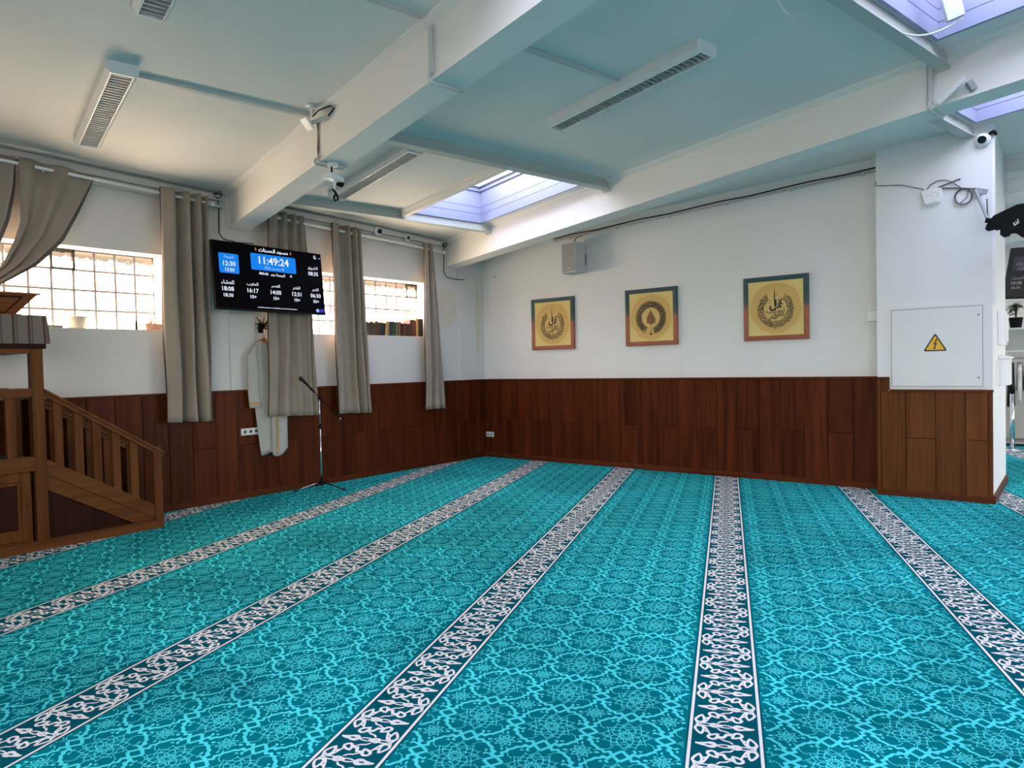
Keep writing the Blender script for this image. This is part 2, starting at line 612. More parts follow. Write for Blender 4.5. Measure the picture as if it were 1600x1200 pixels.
def lattice_tile():
    L = []
    wide, thin = 0.046, 0.0125
    # strapwork between neighbouring diamonds (four quarter turns)
    q = [(0.0, 0.622), (0.055, 0.562), (0.105, 0.5), (0.148, 0.425), (0.215, 0.452), (0.245, 0.405), (0.30, 0.392), (0.34, 0.34),
         (0.392, 0.30), (0.405, 0.245), (0.452, 0.215), (0.425, 0.148), (0.5, 0.105), (0.562, 0.055), (0.622, 0.0)]
    for k in range(4):
        L.append(strip(rot2(q, k * math.pi / 2), wide))
    # large rosette
    n = 12
    ring = []
    for i in range(n):
        a = 2 * math.pi * i / n
        for da, r in ((-0.5, 0.235), (-0.28, 0.275), (-0.08, 0.29), (0.0, 0.33), (0.08, 0.29), (0.28, 0.275)):
            t = a + da * 2 * math.pi / n
            ring.append((r * math.cos(t), r * math.sin(t)))
    L.append(strip(ring, thin, True))
    ring = []
    for i in range(8):
        a = 2 * math.pi * (i + 0.5) / 8
        for da, r in ((-0.5, 0.145), (-0.25, 0.185), (0.0, 0.215), (0.25, 0.185)):
            t = a + da * 2 * math.pi / 8
            ring.append((r * math.cos(t), r * math.sin(t)))
    L.append(strip(ring, thin * 1.1, True))
    for i in range(8):
        a = 2 * math.pi * i / 8
        e = arc(0.115, 0, 0.042, 0, 300, 6, 0.022)
        L.append(strip(rot2(e, a), thin * 1.1, True))
        L.append(strip(rot2([(0.19, 0.0), (0.235, 0.02), (0.265, -0.01)], a + 0.2), thin))
    L.append(strip(arc(0, 0, 0.045, 0, 300, 6), thin * 1.3, True))
    ring = []
    for i in range(12):
        a = 2 * math.pi * (i + 0.5) / 12
        for da, r in ((-0.5, 0.205), (-0.2, 0.235), (0.0, 0.262), (0.2, 0.235)):
            t = a + da * 2 * math.pi / 12
            ring.append((r * math.cos(t), r * math.sin(t)))
    L.append(strip(ring, thin * 0.9, True))
    for i in range(8):
        L.append(strip(rot2(arc(0.083, 0, 0.022, 0, 300, 5, 0.014), 2 * math.pi * (i + 0.5) / 8), thin, True))
    # vines that leave the rosette
    for k in range(4):
        a = k * math.pi / 2
        L.append(strip(rot2(np.vstack([arc(0.36, 0.12, 0.10, -160, 60, 7), [(0.40, 0.26), (0.34, 0.34)]]), a), thin))
        L.append(strip(rot2([(0.33, 0.13), (0.355, 0.165), (0.395, 0.155)], a), 0.032))
        L.append(strip(rot2([(0.29, -0.12), (0.36, -0.17), (0.40, -0.28), (0.44, -0.36)], a), thin))
        L.append(strip(rot2([(0.20, -0.325), (0.225, -0.345), (0.245, -0.325)], a), 0.026))
    # small star between the cartouches
    st = []
    for i in range(8):
        a = 2 * math.pi * i / 8
        for da, r in ((-0.5, 0.085), (-0.2, 0.115), (0.0, 0.145), (0.2, 0.115)):
            t = a + da * 2 * math.pi / 8
            st.append((0.5 + r * math.cos(t), 0.5 + r * math.sin(t)))
    L.append(strip(st, thin * 1.15, True))
    for i in range(8):
        a = 2 * math.pi * (i + 0.5) / 8
        e = rot2(arc(0.068, 0, 0.026, 0, 288, 5, 0.016), a) + 0.5
        L.append(strip(e, thin * 1.1, True))
    L.append(strip(arc(0.5, 0.5, 0.028, 0, 288, 5), thin * 1.3, True))
    for k in range(4):
        b_ = rot2([(0.17, 0.0), (0.20, 0.0), (0.225, 0.0)], k * math.pi / 2 + 0.1) + 0.5
        L.append(strip(b_, 0.042 if k % 2 == 0 else 0.026))
    v, f = merge(L)
    return v * np.array([TILE, TILE, 1]), f


def stripe_tile():
    """scroll work of one border stripe, one period long (metres)"""
    H = 0.154
    L = []

    def half(v0, mx):
        def put(p, w, closed=False):
            p = np.array(p, float).copy()
            p[:, 0] *= mx
            p[:, 1] += v0
            L.append(strip(p, w * 1.28, closed))

        def both(p, w, closed=False):        # a figure and the same figure turned half round in the cell
            p = np.array(p, float)
            put(p, w, closed)
            put(np.array([0, H]) + p * -1.0, w, closed)

        def tear(cx, cy, deg, ln, wd):
            t = np.radians(np.linspace(0, 330, 12))
            p = np.stack([ln * np.cos(t), wd * np.sin(t) * (1 - 0.55 * np.cos(t))], 1)
            return rot2(p, math.radians(deg)) + np.array([cx, cy])
        # chain of crossing lines with two drops on it
        x = np.linspace(-0.110, 0.110, 19)
        y = 0.0105 * np.sin((x + 0.110) / 0.220 * 3 * math.pi)
        put(np.stack([x, y], 1), 0.0055)
        put(np.stack([x, -y], 1), 0.0055)
        put(tear(-0.036, 0, 0, 0.021, 0.0125), 0.0085, True)
        put(tear(0.060, 0, 0, 0.024, 0.0150), 0.0095, True)
        put([(0.082, 0.0), (0.113, 0.003)], 0.0085)
        # loops that hang from the tips
        both(tear(-0.099, 0.046, 80, 0.031, 0.0155), 0.0085, True)
        both([(-0.110, 0.002), (-0.113, 0.014), (-0.108, 0.026)], 0.0075)
        # drops inside the field, tied by an S through the middle
        both(tear(-0.044, 0.087, -52, 0.024, 0.0145), 0.0095, True)
        both([(-0.088, 0.010), (-0.075, 0.030), (-0.066, 0.055), (-0.058, 0.076)], 0.0075)
        both([(-0.067, 0.058), (-0.080, 0.052)], 0.0085)
        put([(-0.030, 0.100), (-0.018, 0.088), (-0.006, 0.090), (0.000, 0.077), (0.006, 0.064), (0.018, 0.066), (0.030, 0.054)], 0.0105)
        both([(-0.018, 0.100), (-0.004, 0.112), (0.018, 0.118), (0.030, 0.132)], 0.0065)
    half(0.0, 1)
    half(H, -1)
    v, f = merge(L)
    return v, f


def in_view(u, v, m=1100):
    x, y = u * CU + v * CV
    px, py, d = pix(x, y)
    return d > 0.75 and -m < px < 1600 + m and py < 1900 and -7.9 < x < 5.8 and y < 15.0


STRIPES = [-1.4155 - 1.387 * 3, -1.4155 - 1.387 * 2, -1.4155 - 1.387, -1.4155, -0.0288, 1.3623, 1.3623 + 1.39, 1.3623 + 2.78, 1.3623 + 4.17]


def build_floor():
    V, F, MI = [], [], []
    n = [0]

    def put(uv, f, mi, z):
        w = uv[:, :1] * CU + uv[:, 1:2] * CV
        V.append(np.hstack([w, (z + uv[:, 2:3]) if uv.shape[1] > 2 else np.full((len(w), 1), z)]))
        F.append(np.asarray(f) + n[0])
        MI.append(np.full(len(f), mi))
        n[0] += len(w)

    # base
    base = np.array([(-8.1, -5.0), (6.0, -5.0), (6.0, 16.0), (-8.1, 16.0)])
    V.append(np.hstack([base, np.zeros((4, 1))]))
    F.append(np.array([[0, 1, 2, 3]]))
    MI.append(np.array([0]))
    n[0] = 4

    def run(u0, u1, mi, z, v0=-2.0, v1=16.0):
        v = np.linspace(v0, v1, 19)
        uv = np.vstack([np.stack([np.full(19, u0), v], 1), np.stack([np.full(19, u1), v], 1)])
        put(uv, [(i, 19 + i, 20 + i, i + 1) for i in range(18)], mi, z)

    sv, sf = stripe_tile()
    for s in STRIPES:
        run(s - 0.148, s + 0.148, 2, 0.0007)
        run(s - 0.141, s - 0.1285, 3, 0.0016)
        run(s + 0.1285, s + 0.141, 3, 0.0016)
        k = [j for j in range(-2, 54) if in_view(s, -1.0 + j * 0.308)]
        if k:
            off = np.array([(s, 2.962 - 0.308 * 13 + j * 0.308, 0) for j in k])
            A = (sv[None] + off[:, None]).reshape(-1, 3)
            B = (sf[None] + (np.arange(len(k)) * len(sv))[:, None, None]).reshape(-1, 4)
            put(A, B, 3, 0.0016)
    tv, tf = lattice_tile()
    edges = [STRIPES[0] - 1.387] + STRIPES + [STRIPES[-1] + 1.387]
    for l0, l1 in zip(edges[:-1], edges[1:]):
        a, b = l0 + 0.15, l1 - 0.15
        off = []
        for i in range(-1, 6):
            u = l0 + 0.1405 + 0.249 + (i - 0) * TILE
            if u < a - TILE or u > b + TILE:
                continue
            for j in range(-14, 44):
                v = 2.79 + j * TILE
                if in_view(u, v):
                    off.append((u, v, 0))
        if not off:
            continue
        off = np.array(off)
        A = (tv[None] + off[:, None]).reshape(-1, 3)
        B = (tf[None] + (np.arange(len(off)) * len(tv))[:, None, None]).reshape(-1, 4)
        ok = ((A[:, 0] > a) & (A[:, 0] < b))[B].all(1)
        B = B[ok]
        use, inv = np.unique(B, return_inverse=True)
        put(A[use], inv.reshape(-1, 4), 1, 0.0012)
    V, F, MI = np.vstack(V), np.vstack(F), np.concatenate(MI)
    me = bpy.data.meshes.new('floor')
    me.vertices.add(len(V))
    me.vertices.foreach_set('co', V.ravel())
    me.loops.add(F.size)
    me.loops.foreach_set('vertex_index', F.ravel().astype(np.int32))
    me.polygons.add(len(F))
    me.polygons.foreach_set('loop_start', np.arange(0, F.size, 4, dtype=np.int32))
    me.polygons.foreach_set('material_index', MI.astype(np.int32))
    for k in ('carpet', 'carpet_light', 'carpet_dark', 'carpet_white'):
        me.materials.append(M[k])
    me.update(calc_edges=True)
    me.validate()
    o = bpy.data.objects.new('floor', me)
    COL.objects.link(o)
    o['kind'] = 'structure'
    return o


build_floor()

# ------------------------------------------------------------------ walls
WT = 0.36                                   # window wall thickness
WIN = [(0.81, 3.61), (4.966, 7.566)]        # the two glass block windows along the wall
WZ0, WZ1 = 1.962, 2.775


def stained_wall():
    """white paint with two damp patches near the corner"""
    m, nt, b = nodes('window_wall_paint')
    b.inputs['Roughness'].default_value = 0.8
    tc = nt.nodes.new('ShaderNodeTexCoord')
    col = None
    nz = nt.nodes.new('ShaderNodeTexNoise')
    nz.inputs['Scale'].default_value = 9
    nz.inputs['Detail'].default_value = 5
    nt.links.new(tc.outputs['Object'], nz.inputs['Vector'])
    prev = None
    for (c, sz) in (((XL, 7.98, 2.42), (0.4, 0.24, 0.34)), ((XL + 0.08, 8.66, 2.25), (0.4, 0.06, 0.75))):
        mp = nt.nodes.new('ShaderNodeMapping')
        mp.vector_type = 'POINT'
        mp.inputs['Scale'].default_value = tuple(1 / s for s in sz)
        mp.inputs['Location'].default_value = tuple(-a / s for a, s in zip(c, sz))
        nt.links.new(tc.outputs['Object'], mp.inputs['Vector'])
        ln = nt.nodes.new('ShaderNodeVectorMath')
        ln.operation = 'LENGTH'
        nt.links.new(mp.outputs['Vector'], ln.inputs[0])
        ad = nt.nodes.new('ShaderNodeMath')
        ad.operation = 'ADD'
        nt.links.new(ln.outputs['Value'], ad.inputs[0])
        nt.links.new(nz.outputs['Fac'], ad.inputs[1])
        mr = nt.nodes.new('ShaderNodeMapRange')
        mr.inputs['From Min'].default_value, mr.inputs['From Max'].default_value = 1.25, 1.5
        mr.inputs['To Min'].default_value, mr.inputs['To Max'].default_value = 1, 0
        nt.links.new(ad.outputs[0], mr.inputs['Value'])
        if prev is None:
            prev = mr.outputs['Result']
        else:
            mx = nt.nodes.new('ShaderNodeMath')
            mx.operation = 'MAXIMUM'
            nt.links.new(prev, mx.inputs[0])
            nt.links.new(mr.outputs['Result'], mx.inputs[1])
            prev = mx.outputs[0]
    mix = nt.nodes.new('ShaderNodeMix')
    mix.data_type = 'RGBA'
    mix.inputs[6].default_value = (0.64, 0.63, 0.61, 1)  # darker than the other walls, standing in for weaker light here
    mix.inputs[7].default_value = (0.60, 0.57, 0.47, 1)
    nt.links.new(prev, mix.inputs[0])
    nt.links.new(mix.outputs[2], b.inputs['Base Color'])
    return m


M['wall_left'] = stained_wall()
mb = MB()
ys = [-4.0] + [v for w in WIN for v in w] + [YF + 0.25]
for i in range(len(ys) - 1):
    y0, y1 = ys[i], ys[i + 1]
    if i % 2 == 0:
        mb.box(XL - WT, XL, y0, y1, 0, 4.3)
    else:
        mb.box(XL - WT, XL, y0, y1, 0, WZ0)
        mb.box(XL - WT, XL, y0, y1, WZ1, 4.3)
mb.box(XL, XL + 0.035, 8.22, YF, 1.27, 4.3)     # boxed steel column in the corner
mb.box(XL, XL + 0.02, 4.33, 4.66, 1.27, 4.3)    # flat pier below the first beam
struct(mb, 'wall_left', 'wall_left')
mb = MB().box(XL - WT, -1.70, YF, YF + 0.25, 0, 4.3)
mb.box(-1.95, -1.70, YF + 0.25, 15.3, 0, 4.3)
struct(mb, 'wall_far', 'wall')
mb = MB().box(-1.707, -0.663, 8.487, 10.08, 0, 4.3)
struct(mb, 'wall_right', 'wall')
for side, nm in (('back', 'wall_back'), ('side', 'wall_side')):
    mb = MB()
    ops = [(p, q) for sd, p, q in FILL_WINDOWS if sd == side]
    lo_, hi_ = (XL - WT, 6.25) if side == 'back' else (-4.0, 15.55)
    es = [lo_] + [v for o_ in ops for v in o_] + [hi_]
    for i in range(len(es) - 1):
        for z0, z1 in (((0, 4.7),) if i % 2 == 0 else ((0, SZ0), (SZ1, 4.7))):
            if side == 'back':
                mb.box(es[i], es[i + 1], -4.25, -4.0, z0, z1)
            else:
                mb.box(6.0, 6.25, es[i], es[i + 1], z0, z1)
    struct(mb, nm, 'wall')
M['cream'] = plain('cream_wall', (0.70, 0.66, 0.58), 0.8, vary=0.03)
mb = MB().box(-1.95, 6.2, 15.3, 15.55, 0, 4.5)
struct(mb, 'wall_end', 'cream')
# boxed lintel and stub walls beyond the pillar
mb = MB().box(-0.663, 6.0, 10.05, 10.32, 3.28, 4.3)
mb.box(-0.663, 6.0, 10.0, 10.05, 3.52, 3.60)
mb.box(-1.70, 6.0, 12.1, 12.5, 3.07, 4.3)
struct(mb, 'wall_lintel', 'wall')

# ------------------------------------------------------------------ ceiling with roof-light openings
mb = MB()
bs = sorted({-8.0, 10.5} | {v for s in SKYLIGHTS for v in s[:2]})
qs = sorted({-7.0, 17.5} | {v for s in SKYLIGHTS for v in s[2:]})
for b0, b1 in zip(bs[:-1], bs[1:]):
    for q0, q1 in zip(qs[:-1], qs[1:]):
        bc, qc = (b0 + b1) / 2, (q0 + q1) / 2
        if any(s[0] < bc < s[1] and s[2] < qc < s[3] for s in SKYLIGHTS):
            continue
        mb.add([P(b0, q0), P(b1, q0), P(b1, q1), P(b0, q1)], [(0, 1, 2, 3)])
for b0, b1 in zip(bs[:-1], bs[1:]):             # roof deck above, so that the ceiling has thickness
    for q0, q1 in zip(qs[:-1], qs[1:]):
        bc, qc = (b0 + b1) / 2, (q0 + q1) / 2
        if any(s[0] < bc < s[1] and s[2] < qc < s[3] for s in SKYLIGHTS):
            continue
        mb.add([P(b0, q0, 0.2), P(b1, q0, 0.2), P(b1, q1, 0.2), P(b0, q1, 0.2)], [(0, 1, 2, 3)])
o = mb.build('ceiling', 'ceiling', fix=False)
o['kind'] = 'structure'

M['shaft'] = plain('roof_light_board', (0.27, 0.295, 0.43), 0.5, vary=0.02)
M['shaft_line'] = plain('roof_light_joint', (0.10, 0.10, 0.14), 0.8)
M['frame_grey'] = plain('roof_light_frame', (0.42, 0.46, 0.55), 0.4, vary=0.03)


def glass_mat():
    m = bpy.data.materials.new('roof_light_glass')
    m.use_nodes = True
    nt = m.node_tree
    nt.nodes.clear()
    o = nt.nodes.new('ShaderNodeOutputMaterial')
    t = nt.nodes.new('ShaderNodeBsdfTransparent')
    t.inputs[0].default_value = (0.93, 0.96, 1, 1)
    g = nt.nodes.new('ShaderNodeBsdfGlossy')
    g.inputs['Roughness'].default_value = 0.05
    x = nt.nodes.new('ShaderNodeMixShader')
    x.inputs[0].default_value = 0.06
    nt.links.new(t.outputs[0], x.inputs[1])
    nt.links.new(g.outputs[0], x.inputs[2])
    nt.links.new(x.outputs[0], o.inputs[0])
    return m


M['glass'] = glass_mat()
for i, (b0, b1, q0, q1) in enumerate(SKYLIGHTS):
    mb = MB()
    t = 0.03
    for (z0, z1, g) in ((-0.012, 0.105, 0), (0.111, 0.20, 0), (0.206, 0.42, 0), (0.42, 0.47, 1)):
        ins = 0.0 if g == 0 else -0.028
        mb.bqbox(b0 - t, b0 - ins, q0 - t, q1 + t, z0, z1)
        mb.bqbox(b1 + ins, b1 + t, q0 - t, q1 + t, z0, z1)
        mb.bqbox(b0, b1, q0 - t, q0 - ins, z0, z1)
        mb.bqbox(b0, b1, q1 + ins, q1 + t, z0, z1)
    for z in (0.104, 0.199):                    # dark joints between the boards
        for (B0, B1, Q0, Q1) in ((b0 - t, b0 - 0.003, q0 - t, q1 + t), (b1 + 0.003, b1 + t, q0 - t, q1 + t),
                                 (b0, b1, q0 - t, q0 - 0.003), (b0, b1, q1 + 0.003, q1 + t)):
            mb.bqbox(B0, B1, Q0, Q1, z, z + 0.008, 1)
    w = struct(mb, 'window_%d' % (i + 3), ['shaft', 'shaft_line'], P(b0, q0))
    mb = MB()
    e = 0.07
    for (B0, B1, Q0, Q1) in ((b0, b0 + e, q0, q1), (b1 - e, b1, q0, q1), (b0 + e, b1 - e, q0, q0 + e), (b0 + e, b1 - e, q1 - e, q1)):
        mb.bqbox(B0, B1, Q0, Q1, 0.47, 0.54)
    mb.build('window_frame', 'frame_grey', w)
    MB().bqbox(b0 + e, b1 - e, q0 + e, q1 - e, 0.50, 0.508).build('window_pane', 'glass', w)

for k, (side, a, b) in enumerate(FILL_WINDOWS):  # frames and panes of the unseen windows added as fill light
    mb, g = MB(), MB()

    def put(m_, u0, u1, z0, z1, d0, d1):
        if side == 'back':
            m_.box(u0, u1, -4.0 - d1, -4.0 - d0, z0, z1)
        else:
            m_.box(6.0 + d0, 6.0 + d1, u0, u1, z0, z1)
    n_ = 4
    for i in range(n_ + 1):
        u = a + (b - a - 0.06) * i / n_
        put(mb, u, u + 0.06, SZ0, SZ1, 0.12, 0.18)
    put(mb, a, b, SZ0, SZ0 + 0.06, 0.12, 0.18)
    put(mb, a, b, SZ1 - 0.06, SZ1, 0.12, 0.18)
    w = struct(mb, 'window_%d' % (len(SKYLIGHTS) + 3 + k), 'shaft', (6.0, a, SZ0) if side == 'side' else (a, -4.0, SZ0))
    put(g, a, b, SZ0 + 0.03, SZ1 - 0.03, 0.145, 0.151)
    g.build('window_pane', 'glass', w)

# ------------------------------------------------------------------ beams and purlins
SEC = [(-0.07, 0.0), (-0.07, -0.012), (0.0, -0.04), (0.0, -0.372), (-0.014, -0.378), (-0.014, -0.398), (0.24, -0.398), (0.24, -0.378),
       (0.226, -0.372), (0.226, -0.04), (0.296, -0.012), (0.296, 0.0)]


def make_beam(q0):
    mb = MB()
    sec = [(q0 + a, z) for a, z in SEC]
    mb.sweep_bq(sec, -6.5, None, ends=lambda q: b_at_wall(q, XL + 0.002))
    return struct(mb, 'ceiling_beam', 'beam')


for q0 in (-0.97, 2.571, 6.119):
    make_beam(q0)
mb = MB()
sec = [(9.67 + a, z) for a, z in SEC]
mb.sweep_bq(sec, -6.5, 3.0)
struct(mb, 'ceiling_beam', 'beam')


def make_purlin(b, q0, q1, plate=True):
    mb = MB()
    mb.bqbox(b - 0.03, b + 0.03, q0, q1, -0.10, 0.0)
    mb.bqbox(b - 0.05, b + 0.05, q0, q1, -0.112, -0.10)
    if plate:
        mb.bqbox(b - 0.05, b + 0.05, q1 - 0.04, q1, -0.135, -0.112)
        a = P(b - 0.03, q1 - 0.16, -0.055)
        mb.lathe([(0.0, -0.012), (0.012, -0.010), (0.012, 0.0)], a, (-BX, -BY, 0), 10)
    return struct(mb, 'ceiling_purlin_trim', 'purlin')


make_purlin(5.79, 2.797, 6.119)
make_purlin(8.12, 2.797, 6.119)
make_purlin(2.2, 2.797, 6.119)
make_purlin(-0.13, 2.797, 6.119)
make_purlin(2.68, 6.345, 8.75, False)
# raised edging along the near side of the first roof light
mb = MB()
mb.bqbox(5.84, 8.07, 4.63, 4.735, -0.035, 0.0)
mb.bqbox(5.84, 8.07, 4.655, 4.715, -0.085, -0.035)
struct(mb, 'ceiling_edge_trim', 'beam')


# ------------------------------------------------------------------ mahogany panelling
def panels_y(mb, x, y0, ystart, pitch, n, z1, joint, first_joint, ymax, sgn='+'):
    """vertical boards on a wall that runs along y, faces towards +x"""
    for i in range(n):
        a, b = ystart + i * pitch, ystart + (i + 1) * pitch
        a, b = max(a, y0), min(b, ymax)
        if b - a < 0.01:
            continue
        if (i + first_joint) % 2 == 0:
            mb.chbox(x, x + 0.016, a + 0.002, b - 0.002, 0.06, joint - 0.002, 0.004, 'x+')
            mb.chbox(x, x + 0.016, a + 0.002, b - 0.002, joint + 0.002, z1, 0.004, 'x+')
        else:
            mb.chbox(x, x + 0.016, a + 0.002, b - 0.002, 0.06, z1, 0.004, 'x+')


def panels_x(mb, y, xs, z1, joint, jset):
    """vertical boards on a wall that runs along x, faces towards -y"""
    for i in range(len(xs) - 1):
        a, b = xs[i], xs[i + 1]
        zt = z1(0.5 * (a + b)) if callable(z1) else z1
        if i in jset:
            mb.chbox(a + 0.002, b - 0.002, y - 0.016, y, 0.06, joint - 0.002, 0.004, 'y-')
            mb.chbox(a + 0.002, b - 0.002, y - 0.016, y, joint + 0.002, zt, 0.004, 'y-')
        else:
            mb.chbox(a + 0.002, b - 0.002, y - 0.016, y, 0.06, zt, 0.004, 'y-')


XP = XL + 0.02                               # the panelling stands on battens in front of the wall
mb = MB()
panels_y(mb, XP, -4.0, 3.847 - 0.267 * 30, 0.267, 60, 1.262, 0.63, 0, YF - 0.02)
mb2 = MB().box(XL, XP, -4.0, YF, 0, 1.26)
w = struct(mb2, 'trim_1', 'groove')
mb.build('panel_boards', 'mahogany', w)
MB().box(XL, XP + 0.030, -4.0, YF, 1.262, 1.2835).build('panel_rail', 'mahogany_v', w)
struct(MB().chbox(XP, XP + 0.028, -4.0, YF - 0.03, 0, 0.072, 0.006, 'x+'), 'baseboard_left', 'mahogany_v')

YP = YF - 0.02
mb = MB()
xs = [-1.75] + [-2.023 - 0.2738 * i for i in range(21)]
xs = sorted(x for x in xs if x > XP + 0.02) + []
xs = [XP + 0.02] + xs
xs[-1] = -1.709
k0 = len(xs) - 1
panels_x(mb, YP, xs, 1.262, 0.625, {i for i in range(k0) if (k0 - i) % 2 == 0})
mb2 = MB().box(XP, -1.709, YP, YF, 0, 1.26)
w = struct(mb2, 'trim_2', 'groove')
mb.build('panel_boards', 'mahogany', w)
MB().box(XP, -1.709, YP - 0.034, YF, 1.262, 1.2835).build('panel_rail', 'mahogany_h', w)
struct(MB().chbox(XP, -1.709, YP - 0.03, YP, 0, 0.072, 0.006, 'y-'), 'baseboard_far', 'mahogany_h')

# pillar panelling with the notch under the switch cabinet
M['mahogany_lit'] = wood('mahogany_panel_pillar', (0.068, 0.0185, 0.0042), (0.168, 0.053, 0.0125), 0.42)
YQ = 8.487
mb = MB()
xp = [-1.672, -1.432, -1.158, -0.894, -0.70]
panels_x(mb, YQ - 0.004, xp, lambda x: 1.125, 0.632, {1, 3})
mb.chbox(-1.672, -1.60, YQ - 0.02, YQ - 0.004, 1.125, 1.262, 0.003, 'y-')
mb.chbox(-1.709, -1.674, YQ - 0.026, YQ - 0.004, 0.06, 1.262, 0.004, 'y-')
mb.chbox(-0.698, -0.661, YQ - 0.026, YQ - 0.004, 0.06, 1.125, 0.004, 'y-')
mb2 = MB().box(-1.707, -0.664, YQ - 0.004, YQ, 0, 1.12)
w = struct(mb2, 'trim_3', 'groove')
mb.build('panel_boards', 'mahogany_lit', w)
mb = MB().box(-1.585, -0.655, YQ - 0.036, YQ, 1.125, 1.147)
mb.box(-1.715, -1.585, YQ - 0.036, YQ, 1.262, 1.284)
mb.box(-1.607, -1.585, YQ - 0.036, YQ, 1.147, 1.262)
mb.build('panel_rail', 'mahogany_h', w)
mb = MB().chbox(-1.715, -0.655, YQ - 0.036, YQ - 0.001, 0, 0.07, 0.006, 'y-')
mb.chbox(-0.663, -0.64, YQ - 0.036, 10.06, 0, 0.085, 0.006, 'x+')
struct(mb, 'baseboard_right', 'mahogany_h')


# ------------------------------------------------------------------ glass block windows
def block_glass():
    m = bpy.data.materials.new('daylit_glass_block')
    m.use_nodes = True
    nt = m.node_tree
    nt.nodes.clear()
    o = nt.nodes.new('ShaderNodeOutputMaterial')
    e = nt.nodes.new('ShaderNodeEmission')
    g = nt.nodes.new('ShaderNodeBsdfGlossy')
    g.inputs['Roughness'].default_value = 0.15
    x = nt.nodes.new('ShaderNodeMixShader')
    x.inputs[0].default_value = 0.12
    tc = nt.nodes.new('ShaderNodeTexCoord')
    sp = nt.nodes.new('ShaderNodeSeparateXYZ')
    nz = nt.nodes.new('ShaderNodeTexNoise')
    nz.inputs['Scale'].default_value = 34
    nz.inputs['Detail'].default_value = 4
    nt.links.new(tc.outputs['Object'], sp.inputs[0])
    nt.links.new(tc.outputs['Object'], nz.inputs['Vector'])
    # the eaves outside, broken up by the ripples of the top row of blocks
    ma = nt.nodes.new('ShaderNodeMath')
    ma.operation = 'MULTIPLY_ADD'
    ma.inputs[1].default_value = 0.14
    nt.links.new(nz.outputs['Fac'], ma.inputs[0])
    nt.links.new(sp.outputs['Z'], ma.inputs[2])
    r = nt.nodes.new('ShaderNodeValToRGB')
    r.color_ramp.elements[0].position, r.color_ramp.elements[1].position = 0.78, 0.80
    r.color_ramp.elements[0].color = (1.0, 0.77, 0.55, 1)
    r.color_ramp.elements[1].color = (0.030, 0.020, 0.013, 1)
    mr = nt.nodes.new('ShaderNodeMapRange')
    mr.inputs['From Min'].default_value, mr.inputs['From Max'].default_value = 0.0, 1.0
    nt.links.new(ma.outputs[0], mr.inputs['Value'])
    nt.links.new(mr.outputs['Result'], r.inputs['Fac'])
    nt.links.new(r.outputs['Color'], e.inputs[0])
    e.inputs[1].default_value = GLOW
    nt.links.new(e.outputs[0], x.inputs[1])
    nt.links.new(g.outputs[0], x.inputs[2])
    nt.links.new(x.outputs[0], o.inputs[0])
    return m


M['block'] = block_glass()
M['mortar'] = plain('mortar', (0.20, 0.19, 0.205), 0.8, vary=0.08, scale=40)
M['reveal'] = plain('reveal_paint', (0.80, 0.77, 0.70), 0.7, vary=0.03)
M['vent'] = plain('vent_frame', (0.03, 0.027, 0.027), 0.5, vary=0.1)
GX0 = XL - 0.25
for wi, (y0, y1) in enumerate(WIN):
    n = round((y1 - y0) / 0.2)
    rows = 4
    hz = (WZ1 - WZ0) / rows
    mb = MB().box(GX0 - 0.08, GX0 - 0.003, y0, y1, WZ0, WZ1)
    w = struct(mb, 'window_%d' % (wi + 1), 'mortar', (XL, y0, WZ0))
    vent = (2.608, 2.813) if wi == 0 else (7.366, 7.566)
    mb = MB()
    for i in range(n):
        for k in range(rows):
            mb.chbox(GX0 - 0.06, GX0, y0 + i * 0.2 + 0.011, y0 + (i + 1) * 0.2 - 0.011, WZ0 + k * hz + 0.011, WZ0 + (k + 1) * hz - 0.011, 0.004, 'x+')
    mb.build('window_glass', 'block', w)
    mb = MB()
    a, b = vent
    z0, z1 = WZ0 + 3 * hz, WZ1
    for (A, B, Z0, Z1) in ((a, b, z0 - 0.008, z0 + 0.014), (a, b, z1 - 0.034, z1), (a - 0.01, a + 0.012, z0, z1), (b - 0.012, b + (0.01 if wi == 0 else 0), z0, z1)):
        mb.box(GX0, GX0 + 0.02, A, B, Z0, Z1)
    mb.tube([(GX0 + 0.02, (a + b) / 2 - 0.05, z1 - 0.03), (GX0 + 0.03, (a + b) / 2, z1 - 0.045), (GX0 + 0.02, (a + b) / 2 + 0.03, z1 - 0.025)], 0.005, 6)
    mb.build('window_vent_frame', 'vent', w)
    mb = MB().box(XL - 0.248, XL + 0.003, y0, y1, WZ0 - 0.004, WZ0 + 0.004)
    mb.build('window_sill', 'reveal', w)

# ================================================================== THINGS
# ------------------------------------------------------------------ fluorescent fittings
M['tray'] = plain('lamp_tray', (0.16, 0.165, 0.17), 0.3, 0.5, vary=0.05)
M['lamp_body'] = plain('lamp_body', (0.70, 0.71, 0.70), 0.4, vary=0.02)


